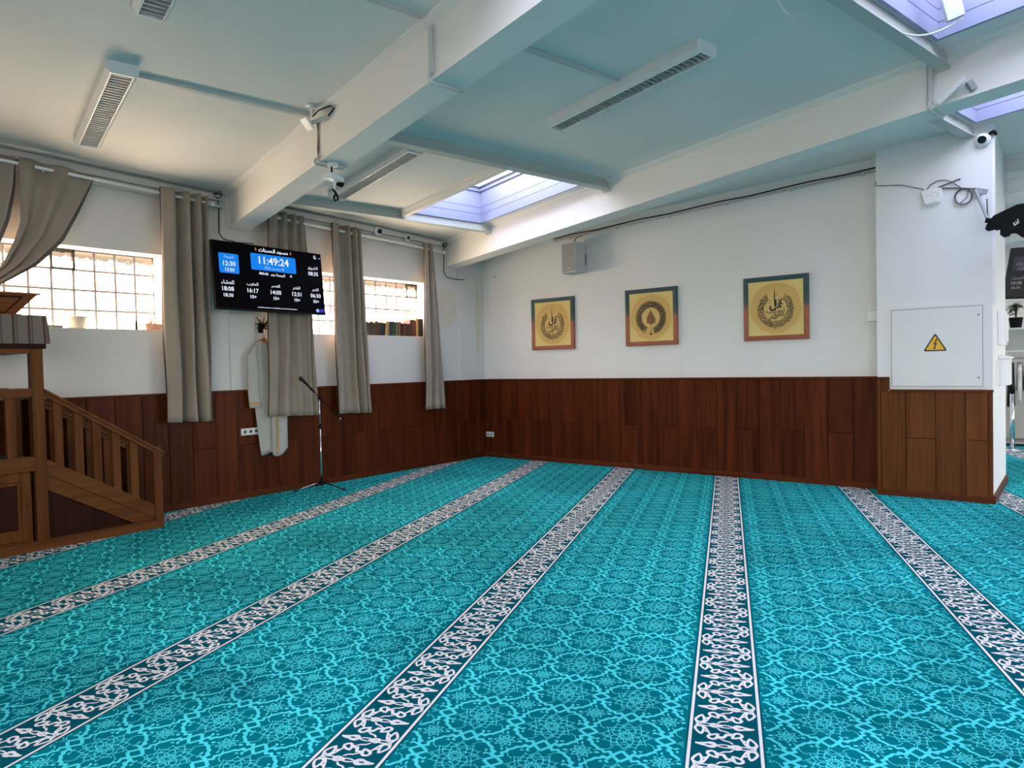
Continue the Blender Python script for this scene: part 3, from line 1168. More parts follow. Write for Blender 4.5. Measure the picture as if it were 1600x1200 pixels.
def ceiling_lamp(b0, b1, q0, q1, label):
    t = thing('fluorescent_lamp', label, 'ceiling lamp', P((b0 + b1) / 2, (q0 + q1) / 2), 0, 'louvred fluorescent lamps on the ceiling')
    w = q1 - q0
    mb = MB()
    # hollow housing: two bevelled sides and a top
    for s, a in ((1, q0), (-1, q1)):
        sec = [(a, -0.012), (a, -0.060), (a + s * 0.028, -0.088), (a + s * 0.034, -0.088), (a + s * 0.034, -0.012)]
        mb.sweep_bq(sec, b0 + 0.012, b1 - 0.012)
    mb.bqbox(b0 + 0.012, b1 - 0.012, q0, q1, -0.012, 0.0)
    mb.build('housing', 'lamp_body', t)
    for a, c in ((b0, b0 + 0.012), (b1 - 0.012, b1)):
        mb = MB()
        sec = [(q0 - 0.004, 0), (q0 - 0.004, -0.062), (q0 + 0.027, -0.092), (q1 - 0.027, -0.092), (q1 + 0.004, -0.062), (q1 + 0.004, 0)]
        mb.sweep_bq(sec, a, c)
        mb.build('end_cap', 'white_metal', t)
    MB().bqbox(b0 + 0.012, b1 - 0.012, q0 + 0.034, q1 - 0.034, -0.04, -0.03).build('reflector', 'tray', t)
    mb = MB()
    n = 34
    for i in range(1, n):
        b = b0 + (b1 - b0) * i / n
        mb.sweep_bq([(q0 + 0.035, -0.045), (q0 + 0.035, -0.086), (q1 - 0.035, -0.086), (q1 - 0.035, -0.045)], b - 0.002, b + 0.002)
    lv = mb.build('louver', 'alu', t)
    mb = MB()
    for a in (q0 + 0.031, q1 - 0.037):
        mb.bqbox(b0 + 0.012, b1 - 0.012, a, a + 0.006, -0.094, -0.086)
    mb.build('louver_rail', 'white_metal', lv)
    return t


ceiling_lamp(5.68, 7.33, 0.925, 1.135, 'long white fluorescent lamp on the ceiling over the wooden pulpit')
ceiling_lamp(3.13, 4.79, 0.925, 1.135, 'white fluorescent lamp of which only one end shows above the pulpit lamp')
ceiling_lamp(5.96, 7.75, 3.50, 3.71, 'white fluorescent lamp tucked between beam and roof light')
ceiling_lamp(3.13, 4.79, 4.28, 4.49, 'white fluorescent lamp in the open ceiling bay with a dark louvre')


# ------------------------------------------------------------------ trunking, conduits and cables
def conduit(name, label, pts_boxes, mat='white', loc=None, cat='cable trunking'):
    mb = MB()
    for f in pts_boxes:
        f(mb)
    return tag(mb.build(name, mat, None, loc), label, cat)


M['trunk'] = plain('trunking_plastic', (0.55, 0.555, 0.55), 0.5, vary=0.03)
conduit('cable_trunking', 'slim grey cable trunking from the pulpit lamp to the beam', [lambda m: m.bqbox(5.80, 5.845, 1.15, 2.49, -0.030, -0.002)], 'trunk', P(5.8, 1.14))
conduit('cable_trunking', 'slim cable trunking from the beam to the open bay lamp', [lambda m: m.bqbox(3.89, 3.92, 2.88, 4.272, -0.020, -0.002),
        lambda m: m.bqbox(3.93, 3.945, 2.88, 4.02, -0.015, -0.002)], 'trunk', P(3.9, 2.9))


def beam_wrap(m, b, q):
    m.bqbox(b, b + 0.035, q - 0.02, q - 0.003, -0.36, -0.045)
    m.bqbox(b + 0.04, b + 0.052, q - 0.016, q - 0.003, -0.36, -0.045)
    m.tube([P(b + 0.02, q - 0.025, -0.35), P(b + 0.02, q - 0.035, -0.39), P(b + 0.02, q - 0.02, -0.41), P(b + 0.02, q + 0.23, -0.412)], 0.013, 8)


conduit('cable_conduit', 'cable conduit wrapped down and under the near end of the first beam', [lambda m: beam_wrap(m, 3.97, 2.571)], 'trunk', P(3.97, 2.571))
conduit('cable_trunking', 'thin cable trunking on the ceiling leading to the near conduit of the first beam', [lambda m: m.bqbox(3.96, 3.99, 1.2, 2.49, -0.022, -0.002)], 'trunk', P(3.97, 1.2))
conduit('cable_conduit', 'cable conduit running down the second beam near the roof light',
        [lambda m: beam_wrap(m, 2.27, 6.119)], 'trunk', P(2.27, 6.119))
M['cable_brown'] = plain('brown_cable', (0.20, 0.16, 0.125), 0.6, vary=0.1)
mb = MB()
for d, k in ((0.0, 0.010), (0.018, -0.012)):
    mb.tube([P(5.83 + d, 2.56, -0.05), P(5.83 + d + k, 2.562, -0.16), P(5.84 + d + k * 2, 2.562, -0.28), P(5.83 + d, 2.556, -0.36)], 0.006, 6)
tag(mb.build('hanging_cable', 'cable_brown', None, P(5.83, 2.56)), 'pair of brown cables dropping down the side of the first beam', 'cable')
mb = MB()
mb.tube([P(5.80, 2.548, -0.36), P(5.80, 2.53, -0.39), P(5.80, 2.55, -0.411), P(5.80, 2.80, -0.412)], 0.012, 6)
mb.tube([P(5.86, 2.548, -0.36), P(5.86, 2.53, -0.39), P(5.86, 2.55, -0.411), P(5.86, 2.80, -0.412)], 0.012, 6)
tag(mb.build('cable_conduit', 'trunk', None, P(5.83, 2.55, -0.4)), 'pair of grey conduits crossing under the first beam above the swivel lamp', 'cable trunking')

# left wall trunking under the ceiling: one run on each side of the beam
for y0, y1, lab in ((-1.0, 4.27, 'grey cable trunking along the ceiling edge over the pulpit window'),
                    (4.86, 7.86, 'grey cable trunking along the ceiling edge over the bookshelf window')):
    def seg(m, y0=y0, y1=y1):
        for (x0, x1, a, b) in ((XL, XL + 0.06, -0.10, -0.035), (XL, XL + 0.035, -0.135, -0.105), (XL + 0.02, XL + 0.075, -0.185, -0.152), (XL, XL + 0.02, -0.175, -0.160)):
            m.hexa([(x0, y0, ceil_z(x0, y0) + a), (x1, y0, ceil_z(x0, y0) + a), (x1, y1, ceil_z(x0, y1) + a), (x0, y1, ceil_z(x0, y1) + a),
                    (x0, y0, ceil_z(x0, y0) + b), (x1, y0, ceil_z(x0, y0) + b), (x1, y1, ceil_z(x0, y1) + b), (x0, y1, ceil_z(x0, y1) + b)])
        m.tube([(XL + 0.03, y0, ceil_z(XL, y0) - 0.022), (XL + 0.03, y1, ceil_z(XL, y1) - 0.022)], 0.011, 8)
    conduit('wall_trunking', lab, [seg], 'trunk', (XL, y0, ceil_z(XL, y0)))
for y, z, lab in ((4.22, 3.50, 'thin black cable drooping from the trunking behind the television'),
                  (7.90, 3.37, 'thin black cable drooping from the trunking beside the corner curtain')):
    mb = MB()
    mb.tube([(XL + 0.05, y - 0.08, z + 0.02), (XL + 0.05, y, z), (XL + 0.03, y + 0.02, z - 0.12), (XL + 0.02, y + 0.02, z - 0.40),
             (XL + 0.04, y + 0.06, z - 0.47), (XL + 0.09, y + 0.20, z - 0.50), (XL + 0.10, y + 0.40, z - 0.49)], 0.006, 6)
    for i in range(5):
        a = i * 1.3
        mb.tube([(XL + 0.05, y - 0.06, z + 0.02), (XL + 0.08 + 0.03 * math.cos(a), y + 0.03 * math.sin(a), z + 0.05 - 0.02 * i),
                 (XL + 0.05, y + 0.05, z + 0.01)], 0.005, 5)
    tag(mb.build('loose_cable', 'black', None, (XL, y, z)), lab, 'cable')

# far wall: pipe with a black cable, just below the ceiling
mb = MB()
x0, x1 = -6.2, -1.712
za = lambda x: ceil_z(x, YF) - 0.125
mb.tube([(x0, YF - 0.02, za(x0) - 0.02), (x1, YF - 0.02, za(x1) - 0.02)], 0.014, 8)
for i in range(6):
    x = -5.9 + i * 0.8
    mb.box(x - 0.012, x + 0.012, YF - 0.036, YF, za(x) - 0.045, za(x) - 0.01)
t = tag(mb.build('wall_pipe', 'trunk', None, (x0, YF, za(x0))), 'pale pipe along the top of the far wall with a black cable on it', 'pipe')
mb = MB()
mb.tube([(x0 + (x1 - x0) * i / 12, YF - 0.03, za(x0 + (x1 - x0) * i / 12) + 0.012 + 0.008 * math.sin(i * 2.1)) for i in range(13)], 0.008, 6)
mb.build('pipe_cable', 'black', t)

# looped white cables by the roof light over the open bay
M['cable_white'] = plain('white_cable', (0.72, 0.74, 0.75), 0.4, vary=0.03)
mb = MB()
pts = [P(2.48 - 0.10 * i / 12, 4.20 + 0.02 * i, -0.02 - 0.14 * math.sin(math.pi * i / 12)) for i in range(13)]
mb.tube(pts, 0.006, 6)
tag(mb.build('cable_loop', 'cable_white', None, P(2.45, 4.2)), 'loop of white cable hanging from the ceiling left of the roof light', 'cable')
mb = MB()
pts = [P(2.27 - 0.40 * i / 14, 5.18 + 0.36 * i / 14, -0.015 - 0.035 * i / 14 - 0.10 * math.sin(math.pi * i / 14)) for i in range(15)]
mb.tube(pts, 0.006, 6)
tag(mb.build('roof_light_cable', 'cable_white', None, P(2.26, 5.18)), 'white cable sagging across the corner of the roof light', 'cable')
mb = MB()
a, b = np.array(P(1.96, 5.33, 0.40)), np.array(P(1.90, 5.50, -0.05))
mb.bar(a, b, 0.11, 0.05, up=(0.3, -1, 0))
t = tag(mb.build('window_operator', 'white', None, P(1.92, 5.4)), 'white box-shaped opener hanging inside the roof light', 'window opener')
bevel(t, 0.006)
d = (b - a) / np.linalg.norm(b - a)
mb = MB().bar(b + d * 0.001, b + d * 0.006, 0.09, 0.034, up=(0.3, -1, 0))
mb.build('end_cap', 'grey', t)

# ------------------------------------------------------------------ curtains and rods
M['curtain'] = plain('curtain_cloth', (0.30, 0.248, 0.202), 0.85, vary=0.08, scale=5, bump=0.12, bscale=500)
M['lining'] = plain('curtain_lining', (0.035, 0.037, 0.045), 0.85, vary=0.1)


def sheet(name, grid, dark=()):
    """cloth from a grid of points [row][column], with a darker blackout lining behind"""
    nr, nc = len(grid), len(grid[0])
    mb = MB()
    mb.add([p for r in grid for p in r], [(i * nc + j, i * nc + j + 1, (i + 1) * nc + j + 1, (i + 1) * nc + j) for i in range(nr - 1) for j in range(nc - 1)], 0, True)
    mb.m = [1 if k % (nc - 1) in dark else 0 for k in range(len(mb.f))]
    return mb


def curtain(label, yt, yb, zt, zb, folds, seed, amp=0.07, x0=XL + 0.155):
    r = random.Random(seed)
    ph = [r.uniform(-0.5, 0.5) for _ in range(folds * 2 + 3)]
    am = [r.uniform(0.55, 1.15) for _ in range(folds * 2 + 3)]
    nu, nv = folds * 16, 34
    grid = []
    for i in range(nv + 1):
        v = i / nv
        row = []
        for j in range(nu + 1):
            u = j / nu
            k = folds * (0.42 * u + 0.58 * u ** 2.1 + 0.03 * math.sin(2 * math.pi * u + seed))     # one broad panel, then tighter folds
            k = max(0.0, min(folds, k))
            i0 = int(k * 2)
            fr = k * 2 - i0
            fr = fr * fr * (3 - 2 * fr)
            p_ = ph[i0] * (1 - fr) + ph[i0 + 1] * fr
            a_ = am[i0] * (1 - fr) + am[i0 + 1] * fr
            s = math.sin(2 * math.pi * (k + p_ * 0.35 * v) + 0.6)
            s = math.copysign(abs(s) ** 0.62, s)
            spread = 1.0 - 0.25 * v * math.sin(math.pi * u + seed)
            y = (yt[0] + (yt[1] - yt[0]) * u) * (1 - v) + (yb[0] + (yb[1] - yb[0]) * u) * v
            y += 0.012 * math.sin(9 * v + 3 * k) * v
            x = x0 + amp * a_ * s * spread + 0.010 * math.sin(5 * v + seed)
            z = (zt[0] + (zt[1] - zt[0]) * u) * (1 - v) + (zb[0] + (zb[1] - zb[0]) * u) * v
            row.append((x, y, z))
        f_ = row[0]
        row = [(f_[0] - 0.035, f_[1] - 0.012 - 0.006 * math.sin(7 * v + seed), f_[2]), (f_[0] - 0.016, f_[1] - 0.010, f_[2])] + row    # turned-back edge of the lining
        grid.append(row)
    mb = sheet('curtain', grid, (0,))
    o = mb.build('curtain', ['curtain', 'lining'], None, (x0, yb[0], zb[0]), fix=False)
    md = o.modifiers.new('cloth', 'SOLIDIFY')
    md.thickness = 0.004
    md.offset = 0
    return tag(o, label, 'curtain', 'beige curtains on the window wall')


curtain('beige curtain hanging straight at the end of the pulpit window', (3.53, 4.03), (3.52, 4.03), (3.47, 3.455), (0.975, 0.955), 3, 3)
curtain('beige curtain behind the television and the white robe', (4.80, 5.30), (4.70, 5.385), (3.43, 3.415), (0.955, 0.925), 4, 5, 0.052, XL + 0.178)
curtain('beige curtain hanging between television and books', (5.70, 6.155), (5.745, 6.25), (3.40, 3.385), (0.92, 0.90), 3, 8)
curtain('narrow beige curtain gathered near the room corner', (7.38, 7.545), (7.31, 7.72), (3.345, 3.34), (0.875, 0.87), 2, 11, 0.055)


def swept(label, ytop, edge_r, edge_l, seed):
    """curtain half drawn back to the left: columns run from the rod to the tie"""
    r = random.Random(seed)
    nc, nr = 40, 36

    def along(pl, t):
        pl = np.array(pl)
        d = np.concatenate([[0], np.cumsum(np.linalg.norm(np.diff(pl, axis=0), axis=1))])
        d /= d[-1]
        return np.array([np.interp(t, d, pl[:, 0]), np.interp(t, d, pl[:, 1])])
    grid = []
    for i in range(nr + 1):
        v = i / nr
        l, rr = along(edge_l, v), along(edge_r, v)
        row = []
        for j in range(nc + 1):
            u = j / nc
            yz = l * (1 - u) + rr * u
            k = 1.9 * (u + 0.05 * math.sin(6.3 * u + seed))
            x = XL + 0.15 + (0.036 - 0.008 * v) * math.sin(2 * math.pi * k + 0.8 + v * 1.2) + 0.03 * v * u
            sag = 0.05 * math.sin(math.pi * v) * math.sin(2 * math.pi * k + 1.1) * 0.4
            row.append((x, yz[0] + sag * 0.4, yz[1] - sag))
        f_, w_ = row[-1], 0.030 * math.sin(math.pi * min(1, v * 1.25)) ** 0.6 if v < 0.8 else 0.0
        row += [(f_[0] - 0.012, f_[1] + w_ * 0.3, f_[2] - w_ * 0.2), (f_[0] - 0.026, f_[1] + w_ * 1.3, f_[2] - w_ * 0.9)]     # lining shows along the drawn edge
        grid.append(row)
    o = sheet('curtain', grid, (nc + 1,)).build('curtain', ['curtain', 'lining'], None, (XL + 0.13, ytop, 3.5), fix=False)
    md = o.modifiers.new('cloth', 'SOLIDIFY')
    md.thickness = 0.004
    md.offset = 0
    return tag(o, label, 'curtain', 'beige curtains on the window wall')


swept('beige curtain swept back sideways over the pulpit window', 2.25,
      [(2.90, 3.475), (2.705, 3.09), (2.555, 2.81), (2.335, 2.56), (2.07, 2.36), (1.80, 2.18), (1.55, 2.04)],
      [(2.245, 3.51), (2.244, 3.19), (2.236, 2.93), (2.18, 2.75), (2.08, 2.52), (1.85, 2.30), (1.50, 2.12)], 4)
swept('outer beige curtain gathered beside the swept back one', 1.6,
      [(2.225, 3.51), (2.19, 3.25), (2.12, 2.95), (2.00, 2.62), (1.80, 2.35), (1.52, 2.14)],
      [(1.45, 3.53), (1.44, 3.2), (1.42, 2.9), (1.40, 2.6), (1.39, 2.4), (1.38, 2.2)], 6)
for y0, y1, lab, mid in ((0.6, 4.10, 'white curtain rod over the pulpit window', (1.0, 3.0)), (4.66, 7.80, 'white curtain rod over the window with the books', (5.5, 6.9))):
    zr = lambda y: 3.452 - 0.0355 * (y - 2.2) - (0.006 if y > 4.4 else 0)
    xr = XL + 0.150
    t = tag(MB().tube([(xr, y0, zr(y0)), (xr, y1, zr(y1))], 0.0155, 12).build('curtain_rod', 'white', None, (xr, y0, zr(y0))), lab, 'curtain rod')
    for y in (y0, y1):
        MB().lathe([(0.0, -0.03), (0.022, -0.024), (0.026, 0), (0.022, 0.024), (0.0, 0.03)], (xr, y, zr(y)), (0, 1, 0), 12).build('finial', 'white', t)
    for y in (y0 + 0.12, (y0 + y1) / 2 + 0.1, y1 - 0.06):
        mb = MB().box(XL, XL + 0.012, y - 0.015, y + 0.015, zr(y) - 0.045, zr(y) + 0.045)
        mb.bar((XL + 0.01, y, zr(y) - 0.02), (xr, y, zr(y) - 0.02), 0.012, 0.014)
        mb.build('rod_bracket', 'white', t)

# ------------------------------------------------------------------ television with prayer times
M['screen'] = plain('screen_glass', (0.002, 0.002, 0.004), 0.35, vary=0.05, spec=0.04)
M['bezel'] = plain('bezel', (0.006, 0.006, 0.007), 0.4, vary=0.05, spec=0.15)
M['tx_white'] = emit('screen_white', (0.80, 0.84, 1.0), 0.36)
M['tx_blue'] = emit('screen_blue', (0.010, 0.215, 0.80), 0.36)
M['tx_pale'] = emit('screen_pale', (0.42, 0.62, 0.95), 0.33)
M['tx_gold'] = emit('screen_gold', (0.75, 0.40, 0.12), 0.3)
M['tx_violet'] = emit('screen_violet', (0.06, 0.03, 0.55), 0.33)


M['screen_haze'] = plain('hazy_screen_glass', (0.035, 0.032, 0.032), 0.5, vary=0.1)  # glare on the second screen painted into its glass and lettering colours
for k_, c_ in (('tx_white', (0.34, 0.32, 0.34)), ('tx_blue', (0.075, 0.075, 0.11)), ('tx_pale', (0.16, 0.17, 0.22)), ('tx_gold', (0.2, 0.16, 0.1)), ('tx_violet', (0.08, 0.07, 0.14))):
    M['dim_' + k_] = emit('dim_screen_' + k_[3:], c_, 0.2)


def rrect(mb, c, ex, ey, w, h, r, mi):
    pts = []
    for cx, cy, a0 in ((w / 2 - r, h / 2 - r, 0), (-w / 2 + r, h / 2 - r, 90), (-w / 2 + r, -h / 2 + r, 180), (w / 2 - r, -h / 2 + r, 270)):
        for k in range(5):
            a = math.radians(a0 + k * 22.5)
            p = (cx + r * math.cos(a), cy + r * math.sin(a))
            pts.append(np.array(c) + p[0] * np.array(ex) + p[1] * np.array(ey))
    mb.add(pts, [tuple(range(len(pts)))], mi)


def prayer_screen(TL, TR, BL, label, name='television', dim=False):
    TL, TR, BL = (np.array(t, float) for t in (TL, TR, BL))
    W, Hh = np.linalg.norm(TR - TL), np.linalg.norm(TL - BL)
    ex = (TR - TL) / W
    ey = (TL - BL) / Hh
    nz = np.cross(ex, ey)
    ctr = (TR + BL) / 2
    t = thing(name, label, 'television', tuple(ctr))
    o = MB().obox(ctr - nz * 0.024, ex * W / 2, ey * Hh / 2, nz * 0.022).build('casing', 'bezel', t)
    bevel(o, 0.005)
    sw, sh = W - 0.016, Hh - 0.026
    sc = MB().obox(ctr + ey * 0.004 - nz * 0.001, ex * sw / 2, ey * sh / 2, nz * 0.0012).build('screen', 'screen_haze' if dim else 'screen', t)
    K = (lambda ns: ['dim_' + q for q in ns]) if dim else (lambda ns: ns)

    def at(s, tt, up=0.0016):
        return ctr + ex * (s - 0.5) * W + ey * (0.5 - tt) * Hh + nz * up
    mb = MB()
    rrect(mb, at(0.5275, 0.252, 0.0008), ex, ey, 0.415 * W, 0.25 * Hh, 0.018, 1)
    rrect(mb, at(0.1325, 0.325, 0.0008), ex, ey, 0.165 * W, 0.29 * Hh, 0.018, 1)
    mb.build('clock_panel', K(['tx_white', 'tx_blue']), sc, fix=False)
    mb = MB()
    T = lambda s, x, y, h, mi=0, b=0.012: write(mb, s, at(x, y), ex, ey, height=h * Hh, bold=b, mi=mi)
    T('مسجد الحسنات', 0.532, 0.068, 0.075, 0, 0.03)
    T('11:49:24', 0.53, 0.222, 0.118, 0, 0.02)
    T('26 ديسمبر 2025', 0.53, 0.335, 0.05, 2)
    T('الجمعة', 0.132, 0.232, 0.052, 2)
    T('12:30', 0.135, 0.327, 0.070, 0, 0.02)
    T('13:30', 0.135, 0.418, 0.052, 0, 0.02)
    T('الجمعة بعد', 0.555, 0.43, 0.056, 0, 0.02)
    T('00:40', 0.435, 0.425, 0.042, 0, 0.02)
    for x, nm, a, b in ((0.109, 'العشاء', '18:08', '18:30'), (0.32, 'المغرب', '16:17', '10+'), (0.526, 'العصر', '14:00', '10+'),
                        (0.723, 'الظهر', '12:31', '10+'), (0.91, 'الفجر', '06:30', '30+')):
        T(nm, x, 0.603, 0.062)
        T(a, x, 0.697, 0.066, 0, 0.02)
        T(b, x, 0.79, 0.054, 0, 0.02)
    T('الشروق', 0.903, 0.255, 0.062)
    T('08:35', 0.903, 0.343, 0.064, 0, 0.02)
    # tiny blurred line of writing along the bottom: short strokes of word length
    for a, w_ in ((0.352, 0.128), (0.488, 0.085), (0.580, 0.082), (0.668, 0.050)):
        rr = random.Random(int(a * 1000))
        x = a
        while x < a + w_:
            h = rr.choice((0.010, 0.014, 0.010, 0.018))
            c_ = at(x, 0.948 - h / 2)
            mb.add([c_ - ex * 0.0028 - ey * h * Hh / 2, c_ + ex * 0.0028 - ey * h * Hh / 2, c_ + ex * 0.0028 + ey * h * Hh / 2, c_ - ex * 0.0028 + ey * h * Hh / 2], [(0, 1, 2, 3)])
            x += 0.0063
    # gold drop ornaments, moon icon and arrow, minarets beside the countdown
    for x in (0.372, 0.693):
        pts = [at(x + dx * 0.006, 0.062 + dy) for dx, dy in ((0, -0.028), (0.9, -0.004), (1, 0.012), (0, 0.026), (-1, 0.012), (-0.9, -0.004))]
        inn = [at(x + dx * 0.003, 0.066 + dy, 0.0018) for dx, dy in ((0, -0.014), (0.9, -0.002), (1, 0.006), (0, 0.013), (-1, 0.006), (-0.9, -0.002))]
        mb.add(pts + inn, [(i, (i + 1) % 6, 6 + (i + 1) % 6, 6 + i) for i in range(6)], 3)
    mo, mi_ = [], []
    for k in range(13):
        a = math.radians(40 + k * 25)
        mo.append(at(0.935, 0.07) + 0.022 * (math.cos(a) * ex + math.sin(a) * ey))
        mi_.append(at(0.935, 0.07) + 0.013 * (math.cos(a) * ex + math.sin(a) * ey) + 0.004 * (ex + ey))
    mb.add(mo + mi_, [(i, i + 1, 14 + i, 13 + i) for i in range(12)])
    mb.add([at(0.962, 0.085), at(0.988, 0.07), at(0.983, 0.095), at(0.974, 0.083)], [(0, 1, 2, 3)], 2)
    for x in (0.395, 0.68):
        mb.add([at(x - 0.016, 0.437), at(x + 0.016, 0.437), at(x + 0.006, 0.427), at(x + 0.003, 0.405), at(x, 0.398), at(x - 0.003, 0.405), at(x - 0.006, 0.427)], [tuple(range(7))])
    mb.build('screen_lettering', K(['tx_white', 'tx_blue', 'tx_pale', 'tx_gold']), sc, fix=False)
    mb = MB()
    c_ = at(0.948, 0.936, 0.0010)
    rrect(mb, c_, ex, ey, 0.075 * W, 0.052 * Hh, 0.01, 0)
    pts = [at(0.917, 0.936, 0.0022) + 0.021 * (math.cos(i * math.pi / 8) * ex + math.sin(i * math.pi / 8) * ey) for i in range(16)]
    mb.add(pts, [tuple(range(16))], 1)
    mb.add([at(0.917, 0.936, 0.003) + u * ex + v * ey for u, v in ((-0.008, 0.006), (0.010, 0.008), (0.0, -0.010), (-0.001, 0.0))], [(0, 1, 2, 3)], 2)
    mb.build('screen_badge', K(['tx_violet', 'tx_pale', 'tx_blue']), sc, fix=False)
    return t, ctr, ex, ey, nz, W, Hh


TVL = prayer_screen((-7.358, 3.962, 2.952), (-7.358, 5.388, 2.941), (-7.265, 3.946, 2.186), 'large wall television showing blue clock and prayer times in white Arabic')
t, ctr, ex, ey, nz, W, Hh = TVL
mb = MB().obox(ctr - nz * 0.06, ex * 0.22, ey * 0.2, nz * 0.013)
mb.box(XL + 0.05, XL + 0.075, ctr[1] - 0.15, ctr[1] + 0.02, ctr[2] - 0.15, ctr[2] + 0.15)
mb.box(XL, XL + 0.055, ctr[1] - 0.15, ctr[1] - 0.05, ctr[2] - 0.10, ctr[2] + 0.10)
mb.bar((XL + 0.07, ctr[1] - 0.1, ctr[2] + 0.05), ctr - nz * 0.06 + ey * 0.05 - ex * 0.10, 0.04, 0.04)
mb.bar((XL + 0.07, ctr[1] - 0.1, ctr[2] - 0.05), ctr - nz * 0.06 - ey * 0.05 - ex * 0.10, 0.04, 0.04)
mb.build('wall_bracket', 'black', t)

# ------------------------------------------------------------------ pulpit (minbar)
XO = -6.95                                   # outer face of the pulpit
XI = -7.56                                   # inner row of posts by the wall
tz = lambda y: 0.776 + (0.235 - 0.776) / (3.09 - 2.195) * (y - 2.195)    # top of the string board
hz_ = lambda y: 1.386 + (0.755 - 1.386) / (3.165 - 2.196) * (y - 2.196)  # top of the handrail
t = thing('pulpit', 'wooden pulpit with a short balustraded flight of steps beside the window wall', 'pulpit', (-7.25, 2.1, 0))
for x in (XO, XI):
    bevel(MB().box(x - 0.09, x, 2.10, 2.192, 0.0, 1.735 if x == XO else 1.33).build('corner_post', 'oak', t), 0.004)
    bevel(MB().box(x - 0.075, x, 3.09, 3.168, 0.0, hz_(3.09) - 0.02).build('end_post', 'oak', t), 0.004)
    mb = MB()
    y0, y1 = 2.19, 3.19
    for (xa, xb, d0, d1) in ((x - 0.085, x + 0.012, -0.022, 0.0), (x - 0.068, x - 0.006, -0.062, -0.022)):
        mb.hexa([(xa, y0, hz_(y0) + d0), (xb, y0, hz_(y0) + d0), (xb, y1, hz_(y1) + d0), (xa, y1, hz_(y1) + d0),
                 (xa, y0, hz_(y0) + d1), (xb, y0, hz_(y0) + d1), (xb, y1, hz_(y1) + d1), (xa, y1, hz_(y1) + d1)])
    mb.build('handrail', 'oak_y', t)
    for yb in (2.295, 2.455, 2.605, 2.765, 2.92):
        mb = MB().hexa([(x - 0.06, yb - 0.034, tz(yb - 0.034) - 0.02), (x - 0.02, yb - 0.034, tz(yb - 0.034) - 0.02), (x - 0.02, yb + 0.034, tz(yb + 0.034) - 0.02), (x - 0.06, yb + 0.034, tz(yb + 0.034) - 0.02),
                        (x - 0.06, yb - 0.034, hz_(yb - 0.034) - 0.06), (x - 0.02, yb - 0.034, hz_(yb - 0.034) - 0.06), (x - 0.02, yb + 0.034, hz_(yb + 0.034) - 0.06), (x - 0.06, yb + 0.034, hz_(yb + 0.034) - 0.06)])
        mb.build('baluster', 'oak', t)
    # string board in two steps of relief
    mb = MB()
    y0, y1 = 2.192, 3.09
    for (d0, d1, xa) in ((-0.13, 0.0, x - 0.012), (-0.265, -0.13, x - 0.026)):
        yb1 = y1 if d0 > -0.2 else y1
        lo = lambda y, d: max(0.085, tz(y) + d)
        poly = [(xa, y0, lo(y0, d0))]
        if tz(y1) + d0 < 0.085:
            yc = 2.195 + (0.085 - d0 - 0.776) / ((0.235 - 0.776) / (3.09 - 2.195))
            poly += [(xa, yc, 0.085)]
            if tz(y1) + d1 > 0.085:
                poly += [(xa, y1, 0.085)]
        else:
            poly += [(xa, y1, lo(y1, d0))]
        poly += [(xa, y1, lo(y1, d1)), (xa, y0, tz(y0) + d1)]
        mb.prism(poly, (-0.03, 0, 0))
    mb.build('string_board', 'oak_y', t)
    # upper rail and balusters of the platform
    mb = MB().box(x - 0.085, x + 0.010, 0.9, 2.10, 1.372, 1.396)
    mb.box(x - 0.068, x - 0.008, 0.9, 2.10, 1.325, 1.372)
    mb.build('platform_rail', 'oak_y', t)
    for yb in (1.945, 1.78, 1.615, 1.45, 1.285, 1.12):
        MB().box(x - 0.06, x - 0.02, yb - 0.035, yb + 0.035, 0.80, 1.33).build('baluster', 'oak', t)
    bevel(MB().box(x - 0.09, x, 0.86, 0.95, 0.0, 1.735 if x == XO else 1.33).build('corner_post', 'oak', t), 0.004)
mb = MB().box(XI - 0.05, XO - 0.03, 0.95, 2.11, 0.70, 0.775)
mb.build('platform', 'oak_y', t)
MB().box(XO - 0.045, XO - 0.006, 0.95, 2.10, 0.69, 0.812).build('edge_board', 'oak_y', t)
MB().box(XO - 0.05, XO + 0.012, 0.80, 3.155, 0.0, 0.085).build('plinth', 'oak_y', t)
M['tread'] = carpet_mat('tread_carpet', (0.07, 0.10, 0.085), 0.2)
MB().box(XI - 0.02, XO - 0.05, 0.97, 2.11, 0.775, 0.790).build('platform_carpet', 'tread', t)
for k in range(3):
    z = 0.59 - 0.19 * k
    y = 2.11 + 0.30 * k
    s = MB().box(XI - 0.01, XO - 0.06, y, y + 0.32, z - 0.03, z).build('step', 'oak_y', t)
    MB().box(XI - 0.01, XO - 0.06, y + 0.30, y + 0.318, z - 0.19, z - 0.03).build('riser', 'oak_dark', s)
    MB().box(XI, XO - 0.07, y + 0.005, y + 0.30, z, z + 0.012).build('tread_carpet', 'tread', s)
# dark infill under the flight
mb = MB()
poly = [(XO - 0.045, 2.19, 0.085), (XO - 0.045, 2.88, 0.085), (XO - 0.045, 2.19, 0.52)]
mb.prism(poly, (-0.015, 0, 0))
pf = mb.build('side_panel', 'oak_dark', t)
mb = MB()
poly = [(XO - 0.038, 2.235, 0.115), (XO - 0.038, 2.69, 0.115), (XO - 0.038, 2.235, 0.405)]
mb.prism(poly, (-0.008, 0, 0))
mb.build('panel_field', 'oak_dark', pf)
